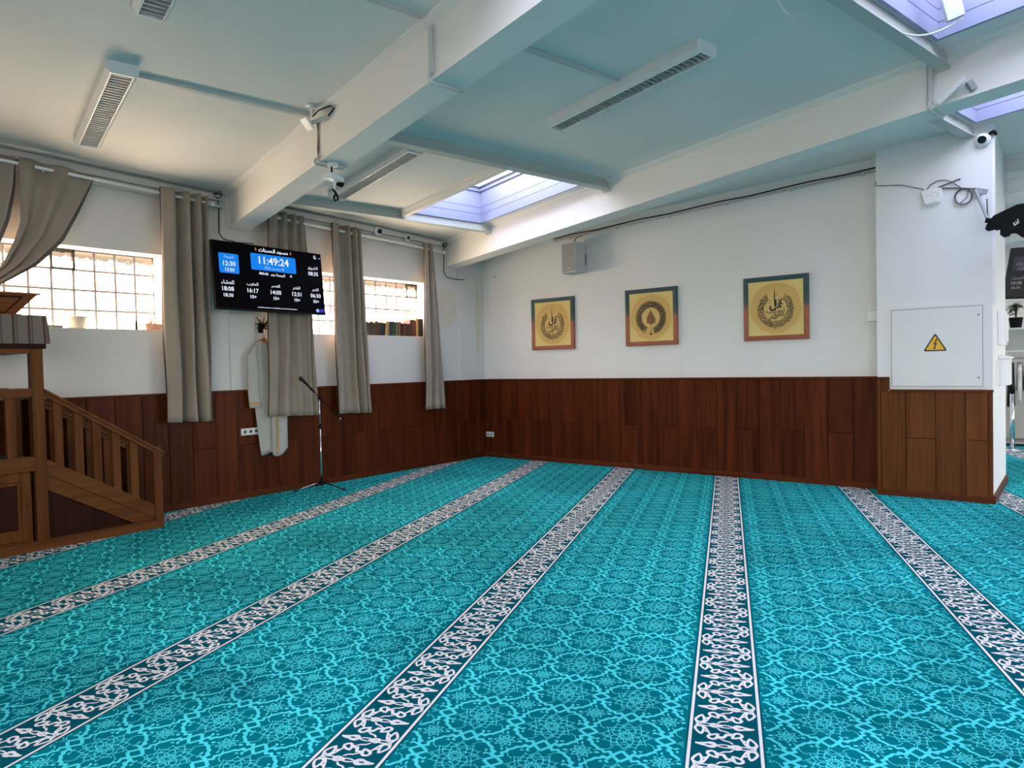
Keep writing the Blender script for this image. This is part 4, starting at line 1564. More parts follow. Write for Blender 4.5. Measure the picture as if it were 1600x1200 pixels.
# panelled cupboard door under the platform
d = MB().box(XO - 0.06, XO - 0.03, 0.99, 2.075, 0.085, 0.69).build('cupboard_door', 'oak', t)
mb = MB()
for (a, b, c, e) in ((1.00, 1.075, 0.10, 0.68), (1.995, 2.065, 0.10, 0.68), (1.075, 1.995, 0.10, 0.175), (1.075, 1.995, 0.605, 0.68)):
    mb.chbox(XO - 0.03, XO - 0.012, a, b, c, e, 0.008, 'x+')
mb.build('door_frame', 'oak', d)
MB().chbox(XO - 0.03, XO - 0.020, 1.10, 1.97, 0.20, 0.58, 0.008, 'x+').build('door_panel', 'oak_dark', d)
MB().lathe([(0.0, 0.004), (0.007, 0.004), (0.009, 0.0)], (XO - 0.012, 2.03, 0.40), (1, 0, 0), 10).build('keyhole', 'black', d)
# board on top of the posts
o = MB().box(XI - 0.13, XO + 0.012, 0.84, 2.215, 1.735, 1.795).build('top_board', 'oak_dark', t)
MB().box(XI - 0.08, XO - 0.008, 0.95, 2.10, 1.695, 1.735).build('top_rail', 'oak_y', t)


def stripes(name):
    """bands woven along the cloth's length"""
    m, nt, b = nodes(name)
    tc = nt.nodes.new('ShaderNodeTexCoord')
    sp = nt.nodes.new('ShaderNodeSeparateXYZ')
    nt.links.new(tc.outputs['Object'], sp.inputs[0])
    ml = nt.nodes.new('ShaderNodeMath')
    ml.operation = 'MULTIPLY'
    ml.inputs[1].default_value = 1 / 0.112
    fr = nt.nodes.new('ShaderNodeMath')
    fr.operation = 'FRACT'
    nt.links.new(sp.outputs['Y'], ml.inputs[0])
    nt.links.new(ml.outputs[0], fr.inputs[0])
    r = nt.nodes.new('ShaderNodeValToRGB')
    r.color_ramp.interpolation = 'CONSTANT'
    e = r.color_ramp.elements
    e[0].position, e[0].color = 0.0, (0.155, 0.13, 0.11, 1)
    e[1].position, e[1].color = 0.66, (0.060, 0.028, 0.019, 1)
    x = e.new(0.80)
    x.color = (0.13, 0.10, 0.082, 1)
    x = e.new(0.95)
    x.color = (0.060, 0.028, 0.019, 1)
    nt.links.new(fr.outputs[0], r.inputs['Fac'])
    nt.links.new(r.outputs['Color'], b.inputs['Base Color'])
    b.inputs['Roughness'].default_value = 0.85
    return m


M['striped'] = stripes('striped_cloth')
mb = MB()
pts_t = [(XI - 0.14, 0.83), (XO + 0.018, 0.83), (XO + 0.018, 2.222), (XI - 0.14, 2.222)]
mb.box(XI - 0.145, XO + 0.018, 0.83, 2.222, 1.796, 2.018)
n = 48
v, f = [], []
for i in range(n + 1):                       # falling front edge with a slight flare
    y = 0.83 + (2.235 - 0.83) * i / n
    w_ = 0.004 * math.sin(i * 1.1)
    v += [(XO + 0.020, y - 0.01, 2.02), (XO + 0.028 + w_, y, 1.90), (XO + 0.034 + w_ * 2, y + 0.006 * (i == n), 1.776)]
for i in range(n):
    for k in range(2):
        f.append((i * 3 + k, i * 3 + 3 + k, i * 3 + 4 + k, i * 3 + 1 + k))
mb.add(v, f, 0, True)
mb.add([(XO + 0.020, 2.224, 2.02), (XI - 0.14, 2.224, 2.02), (XI - 0.14, 2.232, 1.79), (XO + 0.034, 2.238, 1.776)], [(0, 1, 2, 3)])
tag(mb.build('striped_cloth', 'striped', None, (XO, 2.23, 1.79)), 'grey and brown striped cloth wrapped round the top of the pulpit', 'cloth')
# reading desk that stands on the cloth, flaring towards its top
t = thing('reading_desk', 'reddish wooden reading desk standing on the striped cloth', 'reading desk', (-7.2, 1.6, 2.018))
lo_, up_ = [(-7.36, 1.05), (XO - 0.08, 1.05), (XO - 0.08, 2.03), (-7.36, 2.03)], [(-7.44, 0.85), (XO + 0.03, 0.85), (XO + 0.03, 2.155), (-7.44, 2.155)]
M['desk_wood'] = wood('desk_wood', (0.1360, 0.0416, 0.0166), (0.2720, 0.0920, 0.0358), 0.35, 'Y')
mb = MB().hexa([(x, y, 2.03) for x, y in lo_] + [(x, y, 2.19) for x, y in up_])
mb.box(-7.40, XO - 0.04, 1.0, 2.06, 2.019, 2.03)
mb.build('desk_body', 'desk_wood', t)
mb = MB().box(-7.46, XO + 0.05, 0.83, 2.175, 2.19, 2.206)
mb.build('desk_top', 'desk_wood', t)
mb = MB()
fl = [np.array((XO - 0.08, 1.12, 2.045)), np.array((XO - 0.08, 1.95, 2.045)), np.array((XO + 0.012, 2.05, 2.172)), np.array((XO + 0.012, 0.98, 2.172))]
nn_ = np.array((0.82, 0, -0.57)) * 0.008
for a, b in ((0, 1), (1, 2), (2, 3), (3, 0)):
    mb.tube([fl[a] + nn_ * 0.5, fl[b] + nn_ * 0.5], 0.007, 6)
mb.build('moulding', 'oak_dark', t)

# ------------------------------------------------------------------ microphone on its stand
bx, by = -7.36, 5.305
t = thing('microphone_stand', 'slim chrome boom microphone stand on three legs before the window wall', 'microphone stand', (bx, by, 0))
mb = MB().lathe([(0.0, 0.155), (0.020, 0.15), (0.026, 0.12), (0.030, 0.075), (0.024, 0.06), (0.0, 0.055)], (bx, by, 0))
mb.build('leg_hub', 'black', t)
for a in (-115, 18, 148):
    a = math.radians(a)
    e = (bx + 0.335 * math.cos(a), by + 0.335 * math.sin(a), 0.014)
    lg = MB().tube([(bx + 0.02 * math.cos(a), by + 0.02 * math.sin(a), 0.10), e], 0.0075, 8).build('leg', 'chrome' if abs(a) > 1.6 and a < 0 else 'black', t)
    MB().tube([np.array(e) - np.array((0.03 * math.cos(a), 0.03 * math.sin(a), -0.008)), np.array(e) + np.array((0.012 * math.cos(a), 0.012 * math.sin(a), 0.0))], 0.0125, 8).build('rubber_foot', 'black_rubber', lg)
MB().tube([(bx, by, 0.12), (bx, by, 0.80)], 0.0105, 12).build('pole', 'chrome', t)
MB().tube([(bx, by, 0.78), (bx, by, 1.14)], 0.0075, 12).build('extension_pole', 'chrome', t)
MB().lathe([(0.0, 0.0), (0.015, 0.002), (0.016, 0.045), (0.010, 0.055), (0.0, 0.055)], (bx, by, 0.765)).build('clutch', 'black', t)
mb = MB().lathe([(0.0, -0.02), (0.017, -0.018), (0.020, 0), (0.017, 0.018), (0.0, 0.02)], (bx, by, 1.15), (1, 0, 0))
mb.lathe([(0.0, 0.0), (0.010, 0.002), (0.010, 0.02), (0.0, 0.024)], (bx + 0.02, by, 1.15), (1, 0, 0))
mb.build('boom_clamp', 'black', t)
A, B = np.array((bx, by + 0.31, 0.865)), np.array((bx, by - 0.085, 1.238))
bo = MB().tube([A, B], 0.0058, 10).build('boom', 'black', t)
d = (B - A) / np.linalg.norm(B - A)
MB().tube([A - d * 0.012, A + d * 0.014], 0.0105, 10).build('boom_end_cap', 'chrome', bo)
MB().tube([B - d * 0.02, B + d * 0.05], [0.010, 0.016], 10).build('microphone_clip', 'black', bo)
mc = B + d * 0.035
t = thing('microphone', 'black hand microphone held in the clip of the boom stand', 'microphone', tuple(mc))
MB().tube([mc, mc + d * 0.10, mc + d * 0.165], [0.0115, 0.0135, 0.019], 14).build('handle', 'black', t)
mb = MB()
mb.tube([mc + d * 0.165, mc + d * 0.18, mc + d * 0.20, mc + d * 0.218, mc + d * 0.228], [0.020, 0.026, 0.0275, 0.021, 0.006], 16)
mb.build('grille', plain('mic_grille', (0.03, 0.03, 0.032), 0.35, 0.8, vary=0.5, scale=300), t)

# ------------------------------------------------------------------ robe on its hanger, hook cluster
M['robe'] = plain('robe_cloth', (0.43, 0.415, 0.385), 0.85, vary=0.05, scale=6, bump=0.1, bscale=300)
M['hanger_wood'] = plain('hanger_wood', (0.30, 0.135, 0.06), 0.45, vary=0.2, scale=20)
hx, hy = XL + 0.072, 4.735
t = thing('wall_hook', 'spiky black wall hook above the hanging robe', 'wall hook', (XL, hy, 2.06))
MB().box(XL + 0.004, XL + 0.018, hy - 0.03, hy + 0.03, 1.96, 2.08).build('back_plate', 'black', t)
for i in range(9):
    a = math.radians(-100 + i * 25 + (i % 3) * 6)
    r_ = 0.10 + 0.05 * ((i * 7) % 3) / 2
    p0 = np.array((XL + 0.018, hy, 2.03))
    p1 = p0 + np.array((0.05, r_ * 0.45 * math.sin(a), r_ * 0.45 * math.cos(a)))
    p2 = p0 + np.array((0.06, r_ * math.sin(a), r_ * math.cos(a)))
    MB().tube([p0, p1, p2], [0.009, 0.0075, 0.004], 7).build('prong', 'black', t)
t = thing('coat_hanger', 'reddish wooden coat hanger inside the collar of the white robe', 'coat hanger', (hx, hy, 1.93))
mb = MB()
pts = [(hx, hy - 0.13, 1.80), (hx, hy - 0.08, 1.845), (hx, hy, 1.885), (hx, hy + 0.08, 1.845), (hx, hy + 0.13, 1.80)]
mb.tube(pts, [0.012, 0.016, 0.018, 0.016, 0.012], 10)
mb.build('shoulder_bar', 'hanger_wood', t)
pts = [(hx, hy, 1.90), (hx, hy, 1.965), (hx - 0.012, hy + 0.012, 1.995), (hx - 0.035, hy, 2.0), (hx - 0.045, hy, 1.985)]
MB().tube(pts, 0.004, 7).build('hook', 'chrome', t)


def loft(rings, smooth=True, cap=False):
    mb = MB()
    n = len(rings[0])
    v = [p for r in rings for p in r]
    f = [(i * n + k, i * n + (k + 1) % n, (i + 1) * n + (k + 1) % n, (i + 1) * n + k) for i in range(len(rings) - 1) for k in range(n)]
    mb.add(v, f, 0, smooth)
    if cap:
        mb.f += [tuple(range(n)), tuple(range((len(rings) - 1) * n, len(rings) * n))]
        mb.m += [0, 0]
        mb.s += [False, False]
    return mb


t = thing('robe', 'long white robe with gold trim hanging on a wall hook by the curtain', 'robe', (hx, hy, 0.5))
rings = []
rr = random.Random(2)
for i in range(25):
    v = i / 24
    z = 1.865 - v * 1.36
    w_ = 0.075 + (0.175 - 0.075) * min(1, v / 0.09) if v < 0.09 else 0.175 + 0.02 * math.sin(3 * v) - 0.035 * v
    yc = hy - 0.02 + 0.075 * v
    ring = []
    for k in range(40):
        a = 2 * math.pi * k / 40
        fold = 1 + 0.22 * v * math.sin(6 * a + 1.7 * v) + 0.08 * v * math.sin(11 * a)
        ring.append((hx + 0.008 + 0.034 * math.sin(a) * (0.6 + 0.4 * v) * fold, yc + w_ * math.cos(a) * (1 + 0.05 * v * math.sin(5 * a)), z + 0.02 * v * math.sin(4 * a)))
    rings.append(ring)
body = loft(rings)
b_ = body.build('robe_body', 'robe', t, fix=False)
md = b_.modifiers.new('cloth', 'SOLIDIFY')
md.thickness = 0.003


def sleeve(pts, rad, name='sleeve'):
    rings = []
    pts = [np.array(p, float) for p in pts]
    N = 18
    for i in range(N + 1):
        s = i / N * (len(pts) - 1)
        k = min(int(s), len(pts) - 2)
        fr = s - k
        c = pts[k] * (1 - fr) + pts[k + 1] * fr
        r0 = rad[k] * (1 - fr) + rad[k + 1] * fr
        ring = []
        for j in range(20):
            a = 2 * math.pi * j / 20
            w_ = 1 + 0.10 * math.sin(3 * a + i * 0.7)
            ring.append((c[0] + 0.026 * math.sin(a) * w_, c[1] + r0 * math.cos(a) * w_, c[2] + 0.012 * math.cos(a) * (i < 4)))
        rings.append(ring)
    o = loft(rings).build(name, 'robe', t, fix=False)
    m_ = o.modifiers.new('cloth', 'SOLIDIFY')
    m_.thickness = 0.003
    return o


sl = sleeve([(hx + 0.02, hy - 0.125, 1.80), (hx + 0.03, hy - 0.175, 1.68), (hx + 0.03, hy - 0.172, 1.40), (hx + 0.03, hy - 0.155, 1.065)], [0.035, 0.062, 0.075, 0.075])
for dz, h in ((0.055, 0.010), (0.035, 0.022), (0.002, 0.006)):
    mb = MB()
    rg = [[(hx + 0.03 + 0.030 * math.sin(2 * math.pi * j / 20) * (1 + 0.1 * math.sin(6 * math.pi * j / 20 + 18 * 0.7)), hy - 0.156 + 0.080 * math.cos(2 * math.pi * j / 20) * (1 + 0.06 * math.sin(6 * math.pi * j / 20 + 18 * 0.7)), 1.065 + dz + e) for j in range(20)] for e in (0, h)]
    loft(rg).build('gold_cuff', 'gold', sl, fix=False)
sl = sleeve([(hx + 0.02, hy + 0.125, 1.80), (hx + 0.0, hy + 0.19, 1.66), (hx - 0.01, hy + 0.22, 1.30), (hx + 0.0, hy + 0.19, 0.86)], [0.035, 0.06, 0.065, 0.06])
# front placket with gold embroidery and two loose hem flaps
mb = MB()
fx = lambda z: hx + 0.085 - 0.012 * (z > 1.5)
for (y0, y1, z0, z1) in ((hy + 0.095, hy + 0.112, 0.56, 0.98), (hy + 0.118, hy + 0.124, 0.56, 0.98), (hy + 0.05, hy + 0.135, 0.535, 0.552)):
    mb.box(hx + 0.054, hx + 0.057, y0, y1, z0, z1)
mb.build('gold_trim', 'gold', t)
mb = MB()
grid = []
for i in range(13):
    v = i / 12
    row = []
    for j in range(15):
        u = j / 14
        row.append((hx + 0.046 + 0.008 * math.sin(9 * u + 2 * v), hy + 0.04 + 0.22 * u, 0.98 - (0.46 + 0.06 * math.sin(3 * u + 0.6)) * v))
    grid.append(row)
o = sheet('flap', grid).build('front_panel', ['robe', 'robe'], t, fix=False)
md = o.modifiers.new('cloth', 'SOLIDIFY')
md.thickness = 0.003
mb = MB().tube([(hx + 0.045, hy - 0.02, 1.875), (hx + 0.05, hy + 0.03, 1.78), (hx + 0.047, hy + 0.06, 1.70)], 0.008, 6)
mb.tube([(hx + 0.045, hy - 0.05, 1.870), (hx + 0.055, hy + 0.0, 1.83), (hx + 0.048, hy + 0.045, 1.875)], 0.007, 6)
mb.build('collar', 'hanger_wood', t)

# ------------------------------------------------------------------ power sockets
M['socket'] = plain('socket_plastic', (0.74, 0.74, 0.72), 0.35, vary=0.02)
M['socket_in'] = plain('socket_recess', (0.10, 0.10, 0.10), 0.5)


def socket(org, ey, nx, n, label):
    """n round sockets in a row, along ey, facing nx"""
    org, ey, nx = (np.array(v, float) for v in (org, ey, nx))
    t = thing('power_socket', label, 'power socket', tuple(org))
    ez = np.array((0, 0, 1.0))
    o = MB().obox(org + nx * 0.006, ey * (0.0405 * n), ez * 0.041, nx * 0.006).build('cover_frame', 'socket', t)
    bevel(o, 0.004)
    for i in range(n):
        c = org + ey * (0.0715 * (i - (n - 1) / 2)) + nx * 0.0125
        s = MB().lathe([(0.0, 0.0005), (0.020, 0.0005), (0.022, 0.004), (0.028, 0.004), (0.029, 0.0)], c, nx, 20).build('socket_insert', 'socket', t)
        MB().lathe([(0.0, 0.0012), (0.0195, 0.0012), (0.0195, 0.0006)], c, nx, 18).build('socket_well', 'socket_in', s)
    return t


PF = XL + 0.0365                              # face of the left panelling
socket((PF, 4.54, 0.785), (0, -1, 0), (1, 0, 0), 3, 'triple white power socket on the panelling beside the robe')
socket((-7.555, YF - 0.0365, 0.372), (1, 0, 0), (0, -1, 0), 2, 'double white power socket low on the far panelling by the corner')

# ------------------------------------------------------------------ books on the right-hand sill
SX = XL - 0.055
tones = {'dark green': (0.012, 0.035, 0.022), 'brown': (0.085, 0.042, 0.022), 'black': (0.010, 0.010, 0.012), 'maroon': (0.075, 0.012, 0.016),
         'tan': (0.28, 0.19, 0.10), 'yellow': (0.55, 0.36, 0.10), 'navy': (0.014, 0.022, 0.055), 'bright green': (0.012, 0.085, 0.045),
         'violet': (0.07, 0.02, 0.06), 'olive': (0.05, 0.05, 0.022), 'red': (0.16, 0.022, 0.018)}
for k, c in tones.items():
    M['book ' + k] = plain('book_' + k.replace(' ', '_'), c, 0.5, vary=0.25, scale=30)
M['paper'] = plain('book_paper', (0.62, 0.56, 0.44), 0.9, vary=0.08, scale=80)
row = [('dark green', .185, .020), ('olive', .175, .022), ('brown', .19, .020), ('dark green', .19, .026), ('brown', .18, .018), ('red', .17, .016), ('olive', .195, .024),
       ('brown', .21, .022), ('maroon', .19, .020), ('olive', .185, .020), ('black', .19, .024), ('navy', .185, .026), ('black', .18, .030), ('yellow', .205, .028), ('tan', .205, .026),
       ('navy', .205, .030), ('dark green', .215, .030), ('bright green', .21, .026), ('dark green', .205, .022), ('tan', .205, .018), ('brown', .20, .026), ('tan', .20, .016), ('maroon', .215, .020),
       ('black', .18, .026), ('maroon', .19, .024), ('brown', .185, .018), ('maroon', .19, .026), ('black', .18, .022), ('violet', .19, .024),
       ('maroon', .245, .036), ('brown', .25, .034), ('red', .24, .028), ('yellow', .275, .034), ('brown', .265, .026), ('black', .27, .036), ('navy', .265, .022)]
ORD = ['first', 'second', 'third', 'fourth', 'fifth', 'sixth', 'seventh', 'eighth', 'ninth', 'tenth', 'eleventh', 'twelfth', 'thirteenth', 'fourteenth', 'fifteenth',
       'sixteenth', 'seventeenth', 'eighteenth', 'nineteenth', 'twentieth', 'twenty-first', 'twenty-second', 'twenty-third', 'twenty-fourth', 'twenty-fifth', 'twenty-sixth',
       'twenty-seventh', 'twenty-eighth', 'twenty-ninth', 'thirtieth', 'thirty-first', 'thirty-second', 'thirty-third', 'thirty-fourth', 'thirty-fifth', 'thirty-sixth']
tot = sum(b[2] for b in row)
y = 6.395
gap = 0.0008
ks = (7.50 - 6.40 - 0.001 * len(row)) / tot
rb = random.Random(5)
for i, (c, h, w_) in enumerate(row):
    w_ *= ks
    size = 'tall ' if h > 0.235 else 'thin ' if w_ < 0.0195 * ks else ''
    dp = h * 0.70
    nm = thing('book', '%s%s book, %s from the left in the row on the window sill' % (size, c, ORD[i]), 'book', (SX - dp / 2, y + w_ / 2, WZ0 + 0.005), 0, 'books on the window sill')
    z0 = WZ0 + 0.005
    new = 0.026 if i < 14 else 0.018 if i < 29 else 0.012 if i < 32 else 0.0
    if i and new < lean:
        y += (lean - new) * 0.9
    lean = new

    def bk(mb, a, b, za, zb, xa, xb):
        la, lb = lean * (za - z0) / h, lean * (zb - z0) / h
        return mb.hexa([(xa, a + la, za), (xb, a + la, za), (xb, b + la, za), (xa, b + la, za), (xa, a + lb, zb), (xb, a + lb, zb), (xb, b + lb, zb), (xa, b + lb, zb)])
    mb = MB()
    e = min(0.003, w_ * 0.15)
    bk(mb, y, y + e, z0, z0 + h, SX - dp, SX)
    bk(mb, y + w_ - e, y + w_, z0, z0 + h, SX - dp, SX)
    bk(mb, y + e, y + w_ - e, z0, z0 + h, SX - 0.004, SX)
    mb.build('book_cover', 'book ' + c, nm)
    bk(MB(), y + e, y + w_ - e, z0 + 0.004, z0 + h - 0.004, SX - dp + 0.004, SX - 0.004).build('page_block', 'paper', nm)
    y += w_ + gap

# ------------------------------------------------------------------ odds and ends on the pulpit window sill
M['pot_white'] = plain('glazed_pot', (0.66, 0.62, 0.56), 0.4, vary=0.06)
M['terracotta'] = plain('terracotta', (0.52, 0.30, 0.22), 0.75, vary=0.12)
M['soil'] = plain('soil', (0.035, 0.022, 0.014), 0.95, vary=0.3, scale=60)
zs = WZ0 + 0.004
t = thing('flower_pot', 'round cream flower pot standing on the pulpit window sill', 'flower pot', (XL - 0.11, 2.775, zs))
MB().lathe([(0.0, 0.0), (0.075, 0.0), (0.098, 0.105), (0.104, 0.108), (0.104, 0.122), (0.096, 0.122), (0.090, 0.095)], (XL - 0.11, 2.775, zs), n=32).build('pot', 'pot_white', t)
MB().lathe([(0.0, 0.098), (0.092, 0.098)], (XL - 0.11, 2.775, zs), n=32).build('soil', 'soil', t)
t = thing('planter', 'small terracotta planter at the curtain end of the pulpit window sill', 'planter', (XL - 0.11, 3.50, zs))
MB().hexa([(XL - 0.15, 3.43, zs), (XL - 0.06, 3.43, zs), (XL - 0.06, 3.585, zs), (XL - 0.15, 3.585, zs), (XL - 0.16, 3.415, zs + 0.07), (XL - 0.05, 3.415, zs + 0.07), (XL - 0.05, 3.60, zs + 0.07), (XL - 0.16, 3.60, zs + 0.07)]).build('trough', 'terracotta', t)
M['sprig'] = plain('dry_sprig', (0.42, 0.36, 0.22), 0.8, vary=0.3, scale=40)
mb = MB()
rl = random.Random(9)
for i in range(26):
    a = rl.uniform(0, 6.28)
    p0 = np.array((XL - 0.105 + rl.uniform(-.03, .03), 3.51 + rl.uniform(-.06, .06), zs + 0.06))
    p1 = p0 + np.array((0.03 * math.cos(a), 0.05 * math.sin(a), rl.uniform(0.05, 0.13)))
    mb.tube([p0, (p0 + p1) / 2 + np.array((0, 0, 0.012)), p1], [0.003, 0.0025, 0.001], 5)
mb.build('dried_sprigs', 'sprig', t)
t = thing('small_bottle', 'slim dark bottle standing on the pulpit window sill', 'bottle', (XL - 0.10, 3.342, zs))
MB().lathe([(0.0, 0.0), (0.013, 0.0), (0.013, 0.075), (0.006, 0.09), (0.006, 0.105), (0.0, 0.105)], (XL - 0.10, 3.342, zs), n=14).build('bottle_body', 'black', t)
MB().lathe([(0.0, 0.105), (0.008, 0.105), (0.008, 0.122), (0.0, 0.122)], (XL - 0.10, 3.342, zs), n=12).build('bottle_cap', 'grey', t)
tag(bevel(MB().box(XL - 0.16, XL - 0.04, 2.45, 2.63, zs, zs + 0.028).build('folded_cloth', plain('grey_green_cloth', (0.17, 0.19, 0.16), 0.9, vary=0.1), None, (XL - 0.1, 2.54, zs)), 0.008),
    'flat grey folded cloth lying on the sill beside the pulpit', 'cloth')

# ------------------------------------------------------------------ security cameras
M['lens'] = plain('camera_lens', (0.006, 0.006, 0.008), 0.1)


def turret(org, axis, look, r, label):
    org, axis, look = (np.array(v, float) for v in (org, axis, look))
    look /= np.linalg.norm(look)
    t = thing('security_camera', label, 'security camera', tuple(org))
    MB().lathe([(0.0, 0.0), (r, 0.0), (r, r * 0.35), (r * 0.86, r * 0.62), (0.0, r * 0.62)], org, axis, 24).build('mount_ring', 'white', t)
    c = org + np.array(axis) * r * 0.75
    mb = MB()
    mb.lathe([(0.0, -0.78 * r), (0.45 * r, -0.62 * r), (0.72 * r, -0.25 * r), (0.78 * r, 0.1 * r), (0.68 * r, 0.42 * r), (0.56 * r, 0.56 * r)], c, look, 24)
    ball = mb.build('camera_ball', 'white', t)
    MB().lathe([(0.0, 0.60 * r), (0.40 * r, 0.59 * r), (0.56 * r, 0.55 * r)], c, look, 24).build('lens', 'lens', ball)
    return t


turret((XL + 0.06, 6.56, ceil_z(XL, 6.56) - 0.085), (1, 0, 0), (1, -0.55, -0.25), 0.062, 'larger white dome camera on the trunking between two curtains')
turret((XL + 0.06, 7.115, ceil_z(XL, 7.115) - 0.09), (1, 0, 0), (1, -0.8, -0.2), 0.048, 'smaller white dome camera nearer the corner curtain')
turret((-0.735, 8.485, 3.638), (0, -1, 0), (-0.05, -1, -0.4), 0.068, 'white dome camera high on the pillar by the ceiling')
mb = MB()
for k in range(4):
    mb.tube([(-0.70, 8.46, 3.66), (-0.67 + 0.01 * k, 8.455, 3.70), (-0.64 - 0.012 * k, 8.47, 3.715 - 0.012 * k), (-0.62, 8.47, 3.69 - 0.01 * k), (-0.655, 8.48, 3.70)], 0.005, 6)
tag(mb.build('camera_cable', 'black', None, (-0.66, 8.47, 3.69)), 'short black cable bunched beside the camera on the pillar', 'cable')

# ceiling units by the first beam
t = thing('motion_sensor', 'white bracketed sensor on the ceiling where trunking meets the first beam', 'sensor', P(5.67, 2.44))
MB().lathe([(0.0, 0.0), (0.045, 0.0), (0.045, -0.012), (0.0, -0.016)], P(5.66, 2.43)).build('ceiling_plate', 'white', t)
MB().tube([P(5.66, 2.43, -0.012), P(5.66, 2.43, -0.085)], 0.011, 10).build('stem', 'white', t)
a = np.array(P(5.76, 2.40, -0.075))
MB().bar(a, np.array(P(5.77, 2.47, -0.155)), 0.09, 0.022).build('sensor_head', 'white', t)
mb = MB()
mb.tube([P(5.66, 2.44, -0.09), P(5.60, 2.47, -0.05), P(5.50, 2.53, -0.035), P(5.50, 2.56, -0.05), P(5.60, 2.55, -0.08), P(5.66, 2.55, -0.09)], 0.006, 6)
mb.build('sensor_cable', 'black', t)
MB().tube([P(5.80, 2.46, -0.10), P(5.58, 2.53, -0.10)], 0.018, 10).build('conduit_stub', 'trunk', t)
q0 = 2.69
t = thing('beam_projector', 'white swivel lamp head hanging below the first beam with a black plug', 'spotlight', P(5.83, q0, -0.40))
MB().lathe([(0.0, 0.0), (0.05, 0.0), (0.05, -0.02), (0.038, -0.03), (0.0, -0.03)], P(5.80, q0 - 0.02, -0.399)).build('mounting_plate', 'white_metal', t)
mb = MB().tube([P(5.80, q0 - 0.03, -0.42), P(5.80, q0 - 0.03, -0.50)], 0.008, 8)
mb.tube([P(5.84, q0 - 0.01, -0.42), P(5.86, q0 + 0.0, -0.50)], 0.006, 8)
mb.build('swivel_arm', 'black', t)
a = np.array(P(5.78, q0 - 0.08, -0.515))
bevel(MB().bar(a, np.array(P(5.86, q0 + 0.08, -0.515)), 0.08, 0.045).build('lamp_head', 'white_metal', t), 0.006)
MB().tube([P(5.86, q0 + 0.05, -0.54), P(5.86, q0 + 0.10, -0.55)], 0.026, 12).build('lens_ring', 'black', t)
mb = MB().tube([P(5.84, q0 + 0.01, -0.535), P(5.84, q0 + 0.01, -0.615)], 0.009, 8)
mb.build('cable_stem', 'white', t)
mb = MB().tube([P(5.84, q0 - 0.005, -0.61), P(5.85, q0 + 0.02, -0.63), P(5.86, q0 + 0.045, -0.655), P(5.86, q0 + 0.05, -0.685), P(5.87, q0 + 0.03, -0.70), P(5.87, q0 + 0.015, -0.67), P(5.86, q0 + 0.03, -0.64)], 0.010, 8)
mb.build('plug', 'black', t)
t = thing('floodlight', 'slim white floodlight panel resting on the lower flange of the second beam', 'floodlight', P(2.13, 6.03, -0.34))
a = np.array(P(2.22, 6.06, -0.385))
c_ = np.array(P(2.03, 6.04, -0.27))
bevel(MB().bar(a, c_, 0.10, 0.022, up=(0.1, -0.6, 0.8)).build('lamp_panel', 'white', t), 0.004)
MB().bar(np.array(P(2.02, 6.09, -0.29)), np.array(P(1.99, 6.11, -0.36)), 0.05, 0.04).build('lamp_bracket', 'grey', t)

# ------------------------------------------------------------------ framed calligraphy on the far wall
def frame_mat(name):
    """teal fading into copper from top to bottom, with a mottled rub"""
    m, nt, b = nodes(name)
    tc = nt.nodes.new('ShaderNodeTexCoord')
    sp = nt.nodes.new('ShaderNodeSeparateXYZ')
    nz = nt.nodes.new('ShaderNodeTexNoise')
    nz.inputs['Scale'].default_value = 9
    nz.inputs['Detail'].default_value = 6
    nt.links.new(tc.outputs['Object'], sp.inputs[0])
    nt.links.new(tc.outputs['Object'], nz.inputs['Vector'])
    ma = nt.nodes.new('ShaderNodeMath')
    ma.operation = 'MULTIPLY_ADD'
    ma.inputs[1].default_value = 0.22
    nt.links.new(nz.outputs['Fac'], ma.inputs[0])
    nt.links.new(sp.outputs['Z'], ma.inputs[2])
    mr = nt.nodes.new('ShaderNodeMapRange')
    mr.inputs['From Min'].default_value, mr.inputs['From Max'].default_value = -0.28, 0.50
    nt.links.new(ma.outputs[0], mr.inputs['Value'])
    r = nt.nodes.new('ShaderNodeValToRGB')
    e = r.color_ramp.elements
    e[0].position, e[0].color = 0.0, (0.29, 0.085, 0.045, 1)
    e[1].position, e[1].color = 1.0, (0.030, 0.075, 0.085, 1)
    for p_, c in ((0.30, (0.36, 0.115, 0.06, 1)), (0.52, (0.33, 0.11, 0.058, 1)), (0.60, (0.035, 0.075, 0.075, 1)), (0.72, (0.012, 0.055, 0.062, 1))):
        x = e.new(p_)
        x.color = c
    nt.links.new(mr.outputs['Result'], r.inputs['Fac'])
    nt.links.new(r.outputs['Color'], b.inputs['Base Color'])
    b.inputs['Roughness'].default_value = 0.55
    return m


